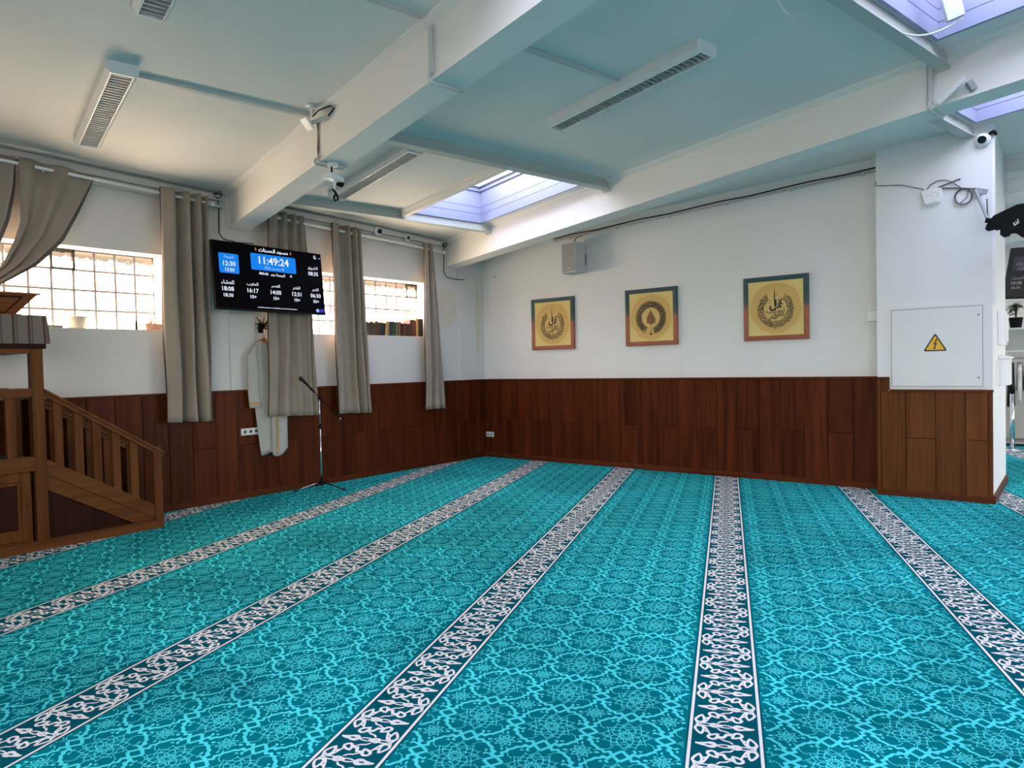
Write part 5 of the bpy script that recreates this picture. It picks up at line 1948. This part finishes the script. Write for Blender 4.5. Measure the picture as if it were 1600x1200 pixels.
def paper_mat(name):
    """parchment with a broad ochre ring"""
    m, nt, b = nodes(name)
    tc = nt.nodes.new('ShaderNodeTexCoord')
    sp = nt.nodes.new('ShaderNodeSeparateXYZ')
    cm = nt.nodes.new('ShaderNodeCombineXYZ')
    nt.links.new(tc.outputs['Object'], sp.inputs[0])
    nt.links.new(sp.outputs['X'], cm.inputs[0])
    nt.links.new(sp.outputs['Z'], cm.inputs[1])
    ln = nt.nodes.new('ShaderNodeVectorMath')
    ln.operation = 'LENGTH'
    nt.links.new(cm.outputs[0], ln.inputs[0])
    nz = nt.nodes.new('ShaderNodeTexNoise')
    nz.inputs['Scale'].default_value = 7
    nz.inputs['Detail'].default_value = 6
    nt.links.new(tc.outputs['Object'], nz.inputs['Vector'])
    ma = nt.nodes.new('ShaderNodeMath')
    ma.operation = 'MULTIPLY_ADD'
    ma.inputs[1].default_value = 0.05
    nt.links.new(nz.outputs['Fac'], ma.inputs[0])
    nt.links.new(ln.outputs['Value'], ma.inputs[2])
    r = nt.nodes.new('ShaderNodeValToRGB')
    e = r.color_ramp.elements
    e[0].position, e[0].color = 0.0, (0.66, 0.45, 0.155, 1)
    e[1].position, e[1].color = 0.42, (0.74, 0.57, 0.22, 1)
    for p_, c in ((0.16, (0.68, 0.47, 0.16, 1)), (0.24, (0.65, 0.42, 0.13, 1)), (0.325, (0.64, 0.41, 0.13, 1)), (0.345, (0.72, 0.54, 0.20, 1))):
        x = e.new(p_)
        x.color = c
    nt.links.new(ma.outputs[0], r.inputs['Fac'])
    nt.links.new(r.outputs['Color'], b.inputs['Base Color'])
    b.inputs['Roughness'].default_value = 0.7
    return m


M['art_frame'] = frame_mat('faded_frame_paint')
M['art_paper'] = paper_mat('ochre_paper')
M['ink'] = plain('ink', (0.012, 0.014, 0.016), 0.6, vary=0.2, scale=80)
M['ink_grey'] = plain('grey_ink', (0.045, 0.05, 0.045), 0.6, vary=0.5, scale=60)
M['ink_tan'] = plain('tan_ink', (0.36, 0.15, 0.05), 0.6, vary=0.25, scale=60)
M['ink_brown'] = plain('brown_ink', (0.16, 0.045, 0.018), 0.6, vary=0.3, scale=60)


def ring_writing(mb, c, ex, ey, words, radii, size, gap0, gap1, seed, mi=0):
    """lines of script bent round a circle, from angle gap0 to gap1 (degrees, anticlockwise)"""
    r_ = random.Random(seed)
    for k, R_ in enumerate(radii):
        a = gap0 + r_.uniform(0, 4)
        while a < gap1:
            w = r_.choice(words)
            v, f, sz = glyphs(w, 0.012)
            h = size * r_.uniform(0.85, 1.25)
            wd = min(sz[0] / sz[1] * h, 0.085)
            da = math.degrees(wd / R_)
            if a + da > gap1 + 3:
                break
            am = math.radians(a + da / 2)
            p = np.array(c) + R_ * (math.cos(am) * np.array(ex) + math.sin(am) * np.array(ey))
            write(mb, w, p, ex, ey, height=h, width=wd, rot=am - math.pi / 2 + r_.uniform(-0.22, 0.22), bold=0.012, mi=mi)
            a += da * 0.86


def artwork(xc, zc, kind, label, tilt=0.0):
    t = thing('framed_calligraphy', label, 'picture', (xc, YF - 0.02, zc), 0, 'square calligraphy pictures on the far wall')
    Wd = 0.392
    mb = MB()
    # box frame: four mitred bars with a sloping inner lip
    prof = [(0.0, 0.0), (0.0, 0.045), (0.012, 0.048), (0.058, 0.038), (0.058, 0.0)]
    cor = [(-1, -1), (1, -1), (1, 1), (-1, 1)]
    rings = []
    for sx, sz in cor:
        rings.append([(xc + sx * (Wd - i), YF - 0.002 - d, zc + sz * (Wd - i)) for i, d in prof])
    n = len(prof)
    mb.add([p for r in rings for p in r], [(k * n + i, k * n + (i + 1) % n, ((k + 1) % 4) * n + (i + 1) % n, ((k + 1) % 4) * n + i) for k in range(4) for i in range(n)])
    mb.build('frame', 'art_frame', t)
    mb = MB()
    w2 = Wd - 0.057
    MB().box(xc - w2, xc + w2, YF - 0.034, YF - 0.004, zc - w2, zc + w2).build('paper', 'art_paper', t)
    mb = MB()
    y = YF - 0.0352
    ex, ey = np.array((1.0, 0, 0)), np.array((0, 0, 1.0))
    c = np.array((xc, y, zc - 0.01))
    W1 = ['قل', 'أعوذ', 'برب', 'الفلق', 'من', 'شر', 'ما', 'غاسق', 'حاسد', 'حسد', 'الناس', 'ملك']
    W1 = [w for w in W1 if all(ch in AR for ch in w)]
    if kind == 'crescent':
        ring_writing(mb, c - ey * 0.01, ex, ey, W1, (0.152, 0.168, 0.184, 0.200, 0.216), 0.031, 118, 422, 3)
        write(mb, 'قل', c + ex * 0.005 + ey * 0.045, ex, ey, height=0.135, width=0.16, bold=0.035)
        # tall upright stroke
        mb.add([c + ex * u + ey * v for u, v in ((-0.013, 0.03), (0.001, 0.03), (-0.004, 0.19), (-0.009, 0.262), (-0.016, 0.18))], [(0, 1, 2, 3, 4)])
        write(mb, 'أعوذ', c + ex * 0.065 - ey * 0.02, ex, ey, height=0.075, width=0.10, bold=0.02)
        write(mb, 'برب', c - ex * 0.055 - ey * 0.04, ex, ey, height=0.055, width=0.115, bold=0.02)
        write(mb, 'الفلق', c + ex * 0.03 - ey * 0.075, ex, ey, height=0.085, width=0.14, bold=0.02)
        write(mb, 'من شر', c - ex * 0.03 - ey * 0.105, ex, ey, height=0.055, width=0.11, bold=0.02)
        for dx, dz in ((-0.03, 0.155), (0.04, 0.155), (-0.06, 0.10), (0.075, 0.12), (0.02, 0.175), (-0.075, 0.075)):
            write(mb, 'ر', c + ex * dx + ey * dz, ex, ey, height=0.022, bold=0.03)
        mb.build('calligraphy', ['ink'], t, fix=False)
    else:
        ring_writing(mb, c, ex, ey, W1, (0.150, 0.164, 0.178, 0.192, 0.206, 0.220), 0.024, -78, 250, 8, 1)
        ring_writing(mb, c, ex, ey, W1, (0.157, 0.171, 0.185, 0.199, 0.213), 0.024, -78, 250, 18, 0)
        for R_ in (0.140, 0.231):
            t_ = np.radians(np.linspace(-74, 254, 60))
            o_ = [c + (R_ + 0.002) * (math.cos(a) * ex + math.sin(a) * ey) for a in t_]
            i_ = [c + (R_ - 0.002) * (math.cos(a) * ex + math.sin(a) * ey) for a in t_]
            mb.add(o_ + i_, [(k, k + 1, 61 + k, 60 + k) for k in range(59)], 1)
        mb.build('calligraphy', ['ink', 'ink_grey'], t, fix=False)
        mb = MB()
        # drop-shaped medallion, stem and diamond
        L_ = []
        for k in range(41):
            s = k / 40 * 2 * math.pi
            r_ = 0.5 * (1 - math.cos(s))
            u = 0.072 * math.sin(s) * (0.35 + 0.65 * r_) * 1.15
            L_.append(c + ex * u + ey * (0.095 - 0.185 * r_))
        nrow = 12
        for k in range(nrow):
            z_ = -0.072 + 0.012 * k
            half = 0.066 * math.sqrt(max(0.02, 1 - ((z_ + 0.045) / 0.125) ** 2)) * (1 if z_ < 0 else max(0.15, 1 - z_ / 0.075))
            x_ = -half
            while x_ < half - 0.008:
                write(mb, rnd.choice(['حق', 'ملك', 'نور', 'سلم']), c + ex * (x_ + 0.010) + ey * (z_), ex, ey, height=0.016, width=0.022, bold=0.03)
                x_ += 0.017
        inner = [c + (p - c) * 0.93 for p in L_]
        mb.add([p + np.array((0, 0.0005, 0)) for p in L_[:-1]], [tuple(range(40))], 1)
        mb.add(L_ + inner, [(k, k + 1, 42 + k, 41 + k) for k in range(40)])
        mb.add([c + ex * u + ey * v for u, v in ((-0.004, 0.09), (0.002, 0.09), (-0.002, 0.125), (-0.008, 0.118))], [(0, 1, 2, 3)])
        mb.add([c + ex * u + ey * v for u, v in ((-0.003, -0.092), (0.005, -0.092), (0.007, -0.20), (-0.001, -0.20))], [(0, 1, 2, 3)])
        mb.add([c + ex * u + ey * v for u, v in ((-0.03, -0.222), (0.0, -0.205), (0.03, -0.222), (0.0, -0.245))], [(0, 1, 2, 3)])
        mb.build('medallion', ['ink_brown', 'ink_tan'], t, fix=False)
    return t


artwork(-6.253, 2.122, 'crescent', 'leftmost of three square framed calligraphies, black crescent script on ochre paper, nearest the room corner')
artwork(-4.588, 2.125, 'ring', 'middle framed calligraphy, a closed grey ring of script round a brown drop')
artwork(-2.893, 2.131, 'crescent', 'rightmost framed calligraphy, black crescent script on ochre paper, nearest the pillar')

# ------------------------------------------------------------------ wall speaker
M['speaker'] = plain('speaker_grey', (0.50, 0.51, 0.51), 0.6, vary=0.03)
M['grille'] = plain('speaker_grille', (0.30, 0.31, 0.315), 0.7, vary=0.3, scale=260)
sx, sy, sz = -5.70, 8.56, 3.03
t = thing('wall_speaker', 'grey wall loudspeaker mounted high between the far wall pictures and the beam', 'loudspeaker', (sx, sy, sz))
ang = math.radians(-14)
ex, ny = np.array((math.cos(ang), math.sin(ang), 0)), np.array((math.sin(ang), -math.cos(ang), 0))
c = np.array((sx, sy, sz))
bevel(MB().obox(c, ex * 0.145, np.array((0, 0, 0.215)), ny * 0.10).build('cabinet', 'speaker', t), 0.012)
bevel(MB().obox(c + ny * 0.102, ex * 0.128, np.array((0, 0, 0.198)), ny * 0.004).build('grille', 'grille', t), 0.003)
MB().lathe([(0.0, 0.003), (0.012, 0.002), (0.014, 0.0)], c + ny * 0.106 + np.array((0, 0, -0.15)) + ex * 0.02, ny, 14).build('badge', 'chrome', t)
mb = MB().obox(c - ny * 0.10 + np.array((0, 0.06, 0)), np.array((0.04, 0, 0)), np.array((0, 0.10, 0)), np.array((0, 0, 0.03)))
mb.box(sx - 0.06, sx + 0.06, YF - 0.012, YF, sz - 0.08, sz + 0.08)
mb.build('wall_bracket', 'grey', t)
mb = MB().tube([c + np.array((0, 0, 0.21)), c + np.array((0.02, 0.05, 0.30)), (sx + 0.02, YF - 0.02, za(sx) - 0.03)], 0.006, 6)
mb.build('speaker_cable', 'black', t)
tag(MB().lathe([(0.0, 0.012), (0.012, 0.010), (0.016, 0.0)], (-7.41, YF, 2.955), (0, -1, 0), 12).build('wall_plug', 'grey', None, (-7.41, YF, 2.955)), 'tiny grey plug stuck high on the bare far wall near the corner', 'wall plug')
t = thing('dispenser_box', 'small white box half hidden behind the pillar on the far wall', 'dispenser', (-1.79, YF - 0.05, 2.0))
bevel(MB().box(-1.86, -1.72, YF - 0.09, YF, 1.905, 2.03).build('box_body', 'white', t), 0.008)
MB().hexa([(-1.86, YF - 0.10, 2.03), (-1.72, YF - 0.10, 2.03), (-1.72, YF, 2.03), (-1.86, YF, 2.03), (-1.84, YF - 0.05, 2.13), (-1.72, YF - 0.05, 2.13), (-1.72, YF, 2.13), (-1.84, YF, 2.13)]).build('lid', 'white', t)

# ------------------------------------------------------------------ switch cabinet in the pillar
M['cabinet'] = plain('cabinet_enamel', (0.70, 0.71, 0.70), 0.4, vary=0.02, scale=3)
yq = 8.487
t = thing('switch_cabinet', 'white electrical cabinet door with a yellow warning sign set into the pillar', 'electrical cabinet', (-1.157, yq, 1.59))
x0, x1, z0, z1 = -1.568, -0.742, 1.178, 2.0
mb = MB()
for (a, b, c, d) in ((x0 - 0.022, x0, z0 - 0.022, z1 + 0.022), (x1, x1 + 0.022, z0 - 0.022, z1 + 0.022), (x0, x1, z1, z1 + 0.022), (x0, x1, z0 - 0.022, z0)):
    mb.box(a, b, yq - 0.012, yq, c, d)
mb.build('door_frame', 'cabinet', t)
MB().box(x0, x1, yq - 0.002, yq, z0, z1).build('gap', 'black', t)
d = bevel(MB().box(x0 + 0.004, x1 - 0.004, yq - 0.011, yq - 0.002, z0 + 0.004, z1 - 0.004).build('cabinet_door', 'cabinet', t), 0.002)
for z in (1.905, 1.27):
    mb = MB().lathe([(0.0, 0.002), (0.010, 0.002), (0.011, 0.0)], (x1 - 0.038, yq - 0.011, z), (0, -1, 0), 16)
    l_ = mb.build('lock', 'grey', d)
M['sign_yellow'] = plain('sign_yellow', (0.72, 0.42, 0.015), 0.5, vary=0.05)
M['sign_black'] = plain('sign_black', (0.012, 0.010, 0.008), 0.5)


def tri(cx, cz, s, r, y):
    pts = []
    for k, a0 in ((0, 90), (1, 210), (2, 330)):
        c_ = (cx + (s - r * 1.0) * math.cos(math.radians(a0)), cz + (s - r) * math.sin(math.radians(a0)))
        for j in range(5):
            a = math.radians(a0 - 60 + 30 * j)
            pts.append((c_[0] + r * math.cos(a), y, c_[1] + r * math.sin(a)))
    return pts


cx, cz = -1.158, 1.612
sg = MB().prism(tri(cx, cz, 0.115, 0.012, yq - 0.0112), (0, -0.0012, 0)).build('warning_sign', 'sign_black', t)
MB().prism(tri(cx, cz, 0.094, 0.006, yq - 0.0124), (0, -0.0004, 0)).build('sign_face', 'sign_yellow', sg)
bolt = [(0.010, 0.066), (-0.018, 0.004), (0.000, 0.008), (-0.010, -0.026), (-0.020, -0.022), (-0.006, -0.048), (0.008, -0.022), (0.000, -0.024), (0.019, 0.022), (0.002, 0.018), (0.022, 0.066)]
MB().prism([(cx + u, yq - 0.0129, cz + v) for u, v in bolt], (0, -0.0003, 0)).build('lightning_bolt', 'sign_black', sg)

# ------------------------------------------------------------------ white router with its leads, antenna
t = thing('wireless_router', 'white speckled wireless access point on the pillar with leads', 'router', (-1.178, yq - 0.02, 3.155))
tl = math.radians(6)
def rt(u, v, y):
    return (-1.178 + u * math.cos(tl) - v * math.sin(tl), y, 3.155 + u * math.sin(tl) + v * math.cos(tl))
poly = [(-0.095, 0.068), (0.095, 0.068), (0.092, -0.01), (0.070, -0.075), (0.050, -0.085), (-0.055, -0.085), (-0.075, -0.06)]
bevel(MB().prism([rt(u, v, yq - 0.035) for u, v in poly], (0, 0.033, 0)).build('router_shell', 'white', t), 0.008)
mb = MB()
rl = random.Random(1)
for i in range(46):
    u, v = rl.uniform(-0.08, 0.08), rl.uniform(-0.042, 0.055)
    mb.prism([rt(u + 0.0045 * math.cos(k * 1.57), v + 0.003 * math.sin(k * 1.57), yq - 0.0352) for k in range(4)], (0, 0.0006, 0))
mb.build('vent_holes', 'grey', t)
MB().prism([rt(u, v, yq - 0.0354) for u, v in ((-0.04, -0.064), (0.045, -0.064), (0.045, -0.069), (-0.04, -0.069))], (0, 0.0006, 0)).build('status_bar', 'grey', t)
M['lead'] = plain('grey_lead', (0.11, 0.11, 0.11), 0.5, vary=0.1)
y_ = yq - 0.012
mb = MB().tube([(-1.70, y_, 3.40), (-1.712, y_, 3.36), (-1.66, y_, 3.348), (-1.45, y_, 3.318), (-1.27, y_, 3.245), (-1.25, y_, 3.236)], 0.005, 6)
tag(mb.build('router_lead', 'lead', None, (-1.5, y_, 3.33)), 'thin dark lead running from the pillar edge to the white router', 'cable')
mb = MB()
mb.tube([(-1.22, y_, 3.235), (-1.19, y_, 3.275), (-1.13, y_, 3.305), (-1.06, y_, 3.30), (-1.00, y_, 3.27), (-0.94, y_, 3.215), (-0.90, y_, 3.175)], 0.005, 6)
mb.tube([(-1.10, y_, 3.225), (-1.0, y_, 3.205), (-0.90, y_, 3.19), (-0.80, y_, 3.165)], 0.007, 6)
for k in range(3):
    pts = [(-0.90 + (0.070 + 0.004 * k) * math.cos(a), y_ - 0.006 * k, 3.105 + (0.075 + 0.003 * k) * math.sin(a)) for a in np.linspace(0, 2 * math.pi, 25)[:-1]]
    mb.tube(pts, 0.0048, 6, closed=True)
mb.tube([(-0.93, y_, 3.04), (-0.87, y_ - 0.01, 3.09), (-0.86, y_, 3.175)], 0.004, 6)
tag(mb.build('coiled_lead', 'lead', None, (-0.90, y_, 3.105)), 'grey lead coiled in a ring on the pillar beside the router', 'cable')
MB_ = MB().bar((-1.12, y_ - 0.01, 3.232), (-0.92, y_ - 0.06, 3.275), 0.014, 0.014)
tag(MB_.build('metal_rod', 'lead', None, (-1.0, y_, 3.25)), 'short grey rod aerial slanting above the white router', 'aerial')
t = thing('paddle_antenna', 'black toothed paddle antenna with white letters on a bracket off the pillar', 'antenna', (-0.62, 8.25, 2.85))
c = np.array((-0.49, 8.22, 2.775))
ea = math.radians(27)
ex = np.array((math.cos(ea), -0.10, math.sin(ea)))
ex /= np.linalg.norm(ex)
nv = np.array((0.10, -1.0, 0.05))
nv = nv - ex * (nv @ ex)
nv /= np.linalg.norm(nv)
ey = np.cross(nv, ex)
ey *= np.sign(ey[2])
fin = [(-0.185, 0.075), (-0.10, 0.118), (0.02, 0.108), (0.10, 0.10), (0.19, 0.06), (0.19, -0.07), (0.09, -0.135), (0.05, -0.235), (0.025, -0.24), (-0.01, -0.19), (-0.03, -0.135), (-0.065, -0.115), (-0.085, -0.128),
       (-0.125, -0.115), (-0.14, -0.075), (-0.118, -0.035), (-0.145, -0.01), (-0.205, 0.012), (-0.215, 0.045)]
bevel(MB().prism([c + u * ex + v * ey + nv * 0.009 for u, v in fin], -nv * 0.018).build('antenna_fin', 'black', t), 0.003)
mb = MB()
write(mb, 'JTS', c + ex * 0.02 - ey * 0.045 + nv * 0.0096, ex, ey, height=0.038, rot=math.pi + math.radians(8), bold=0.03, shear=0.3)
mb.build('lettering', 'white', t, fix=False)
mb = MB().bar((-0.80, yq - 0.02, 3.155), c - 0.155 * ex + 0.10 * ey, 0.026, 0.016)
mb.lathe([(0.0, 0.0), (0.026, 0.0), (0.026, 0.02), (0.018, 0.024), (0.0, 0.024)], (-0.765, yq, 3.115), (0, -1, 0), 16)
mb.bar((-0.82, yq - 0.002, 3.16), (-0.70, yq - 0.002, 3.12), 0.004, 0.05, up=(0, 0, 1))
mb.build('bracket', 'grey', t)
MB().tube([c - 0.17 * ex + 0.085 * ey, c - 0.14 * ex + 0.12 * ey], 0.026, 10).build('joint_knob', 'black', t)
mb = MB().tube([(-0.70, yq - 0.06, 3.04), (-0.69, 8.34, 2.9), (-0.66, 8.28, 2.74), (-0.60, 8.24, 2.69)], 0.005, 6)
mb.build('antenna_lead', 'black', t)

# ------------------------------------------------------------------ side face of the pillar
xr = -0.663
conduit('corner_trunking', 'white vertical trunking down the side face of the pillar from the ceiling', [lambda m: m.box(xr, xr + 0.025, 8.50, 8.56, 2.00, ceil_z(xr, 8.5) - 0.01)], 'white', (xr, 8.56, 3.3))
t = thing('control_box', 'flat white control box on the side face of the pillar', 'control box', (xr, 9.20, 1.77))
bevel(MB().box(xr, xr + 0.06, 9.02, 9.42, 1.60, 1.965).build('box_body', 'white', t), 0.006)
bevel(MB().box(xr + 0.06, xr + 0.075, 9.06, 9.38, 1.63, 1.935).build('front_cover', 'white', t), 0.004)
t = thing('letter_box', 'white lidded box hanging under the control box on the pillar', 'letter box', (xr, 9.25, 1.35))
bevel(MB().box(xr, xr + 0.10, 9.10, 9.42, 1.17, 1.455).build('box_body', 'white', t), 0.006)
MB().hexa([(xr, 9.08, 1.455), (xr + 0.125, 9.08, 1.455), (xr + 0.125, 9.44, 1.455), (xr, 9.44, 1.455), (xr, 9.08, 1.50), (xr + 0.10, 9.08, 1.475), (xr + 0.10, 9.44, 1.475), (xr, 9.44, 1.50)]).build('lid', 'white', t)
t = thing('switch_strip', 'narrow white switch strip on the pillar side next to the lidded box', 'light switch', (xr, 8.92, 1.31))
bevel(MB().box(xr, xr + 0.012, 8.86, 8.98, 1.19, 1.44).build('cover_frame', 'white', t), 0.004)
for k in range(3):
    bevel(MB().box(xr + 0.012, xr + 0.018, 8.885, 8.955, 1.20 + 0.08 * k, 1.265 + 0.08 * k).build('rocker', 'socket', t), 0.003)

# ================================================================== THE AREA BEYOND THE PILLAR
TV2 = prayer_screen((-0.79, 13.05, 3.10), (0.62, 12.75, 3.02), (-0.90, 12.95, 2.34), 'second television hanging beyond the pillar, tilted, with a dim prayer screen', dim=True)
t, ctr, ex, ey, nz, W, Hh = TV2
mb = MB().tube([ctr - nz * 0.045, ctr - nz * 0.12, ctr - nz * 0.12 + np.array((0, 0, 0.75))], 0.025, 10)
mb.obox(ctr - nz * 0.05, ex * 0.15, ey * 0.12, nz * 0.008)
mb.box(ctr[0] - nz[0] * 0.12 - 0.08, ctr[0] - nz[0] * 0.12 + 0.08, 12.5, ctr[1] - nz[1] * 0.12, ctr[2] + 0.6, ctr[2] + 0.75)
mb.build('ceiling_bracket', 'grey', t)
M['shelf'] = plain('shelf_paint', (0.36, 0.38, 0.34), 0.6, vary=0.03)
M['shelf_edge'] = plain('shelf_edge_paint', (0.62, 0.62, 0.56), 0.6, vary=0.03)
t = thing('coat_shelf', 'grey green shelf unit with a clothes rail behind the pillar', 'shelf unit', (0.3, 14.2, 0))
MB().box(-1.6, 2.2, 13.95, 14.5, 1.895, 1.925).build('top_board', 'shelf_edge', t)
MB().box(-1.6, 2.2, 13.98, 14.0, 1.56, 1.895).build('fascia', 'shelf', t)
MB().box(-1.6, 2.2, 13.95, 14.5, 1.53, 1.56).build('lower_board', 'shelf_edge', t)
MB().tube([(-1.55, 14.2, 1.43), (2.15, 14.2, 1.43)], 0.014, 10).build('clothes_rail', 'chrome', t)
for x in (-1.6, 0.3, 2.17):
    MB().box(x, x + 0.03, 13.98, 14.5, 0.0, 1.53).build('upright', 'shelf', t)
MB().box(-1.6, 2.2, 14.0, 14.5, 0.04, 0.07).build('bottom_board', 'shelf', t)
# pot plant on the shelf
M['leaf'] = plain('plant_leaf', (0.045, 0.075, 0.022), 0.5, vary=0.4, scale=14)
t = thing('pot_plant', 'leafy plant in a black pot on the shelf beyond the pillar', 'pot plant', (-0.79, 14.15, 1.925))
c = np.array((-0.79, 14.15, 1.925))
MB().lathe([(0.0, 0.0), (0.075, 0.0), (0.10, 0.165), (0.105, 0.17), (0.095, 0.17), (0.09, 0.15)], c, n=24).build('pot', 'black', t)
MB().lathe([(0.0, 0.15), (0.092, 0.152)], c, n=24).build('soil', 'soil', t)
mb = MB()
stems = []
rl = random.Random(12)
for i in range(5):
    e = c + np.array((rl.uniform(-0.05, 0.05), rl.uniform(-0.04, 0.04), rl.uniform(0.30, 0.46)))
    mb.tube([c + np.array((0, 0, 0.14)), (c + e) / 2 + np.array((0.01, 0, 0.1)), e], [0.010, 0.008, 0.005], 7)
    stems.append(e)
st = mb.build('stem', plain('plant_stem', (0.05, 0.045, 0.025), 0.7), t)
mb = MB()
for e in stems:
    for k in range(9):
        a, up = rl.uniform(0, 6.28), rl.uniform(-0.3, 0.8)
        d = np.array((math.cos(a), math.sin(a), up))
        d /= np.linalg.norm(d)
        s = np.cross(d, (0, 0, 1.0))
        s /= np.linalg.norm(s)
        ln, w_ = rl.uniform(0.09, 0.17), rl.uniform(0.018, 0.03)
        b0_ = e + np.array((0, 0, rl.uniform(-0.12, 0.02)))
        v = []
        for j in range(6):
            f_ = j / 5
            p = b0_ + d * ln * f_ - np.array((0, 0, 0.05 * f_ * f_))
            ww = w_ * math.sin(math.pi * min(0.98, f_ * 0.9 + 0.08))
            v += [p + s * ww, p - s * ww]
        mb.add(v, [(2 * j, 2 * j + 2, 2 * j + 3, 2 * j + 1) for j in range(5)], 0, True)
mb.build('leaves', 'leaf', t, fix=False)
# stanchion post
t = thing('barrier_post', 'steel barrier post on a round foot beyond the pillar', 'post', (-0.80, 13.43, 0))
MB().lathe([(0.0, 0.0), (0.15, 0.0), (0.15, 0.012), (0.05, 0.03), (0.0, 0.032)], (-0.80, 13.43, 0), n=32).build('foot', 'chrome', t)
MB().tube([(-0.80, 13.43, 0.02), (-0.80, 13.43, 0.93)], 0.032, 16).build('post', 'chrome', t)
MB().lathe([(0.0, 0.0), (0.04, 0.0), (0.04, 0.10), (0.03, 0.115), (0.0, 0.115)], (-0.80, 13.43, 0.90)).build('post_head', 'black', t)


# garments on the rail
def garment(x, col, label, ln, nm='jacket', wd=0.22, yy=14.2, rz=0.0):
    m_ = plain('cloth_' + label.split()[0] + str(int(100 * abs(x))), col, 0.9, vary=0.12, scale=9, bump=0.1, bscale=200)
    t = thing(nm, label, nm, (x, yy, 1.43), 0, 'garments on the rail behind the pillar')
    rings = []
    for i in range(16):
        v = i / 15
        z = 1.36 - v * ln
        w_ = (0.05 + (wd - 0.05) * min(1, v / 0.14)) * (1 + 0.12 * v)
        ring = []
        for k in range(28):
            a = 2 * math.pi * k / 28
            fo = 1 + 0.15 * v * math.sin(5 * a + x * 9)
            ring.append((x + (0.036 + 0.012 * v) * math.cos(a) * fo, yy + w_ * math.sin(a), z))
        rings.append(ring)
    o = loft(rings).build('garment_body', m_, t, fix=False)
    md = o.modifiers.new('cloth', 'SOLIDIFY')
    md.thickness = 0.004
    rings = []
    for i in range(9):
        v = i / 8
        c = np.array((x + 0.008, yy - wd * (0.95 + 0.1 * v), 1.28 - v * 0.55))
        rings.append([(c[0] + 0.032 * math.cos(2 * math.pi * k / 14), c[1] + 0.06 * math.sin(2 * math.pi * k / 14), c[2]) for k in range(14)])
    o = loft(rings).build('sleeve', m_, t, fix=False)
    md = o.modifiers.new('cloth', 'SOLIDIFY')
    md.thickness = 0.004
    MB().tube([(x, yy, 1.34), (x, yy, 1.40), (x, yy + 0.02, 1.435), (x, yy, 1.449), (x, yy - 0.015, 1.44)], 0.004, 6).build('hanger_hook', 'chrome', t)
    return t


garment(-0.98, (0.40, 0.31, 0.22), 'tan jacket at the pillar end of the clothes rail', 0.80)
garment(-0.86, (0.045, 0.038, 0.03), 'dark brown jacket hanging second on the clothes rail', 0.72)
garment(-0.74, (0.60, 0.57, 0.52), 'white and cream top hanging third on the clothes rail', 0.46)
garment(-0.62, (0.07, 0.12, 0.20), 'blue denim jacket hanging fourth on the clothes rail', 0.62)
garment(-0.50, (0.62, 0.60, 0.56), 'long white garment hanging fifth on the clothes rail', 0.95)
garment(-0.30, (0.03, 0.03, 0.035), 'black coat hanging last on the clothes rail', 0.90)
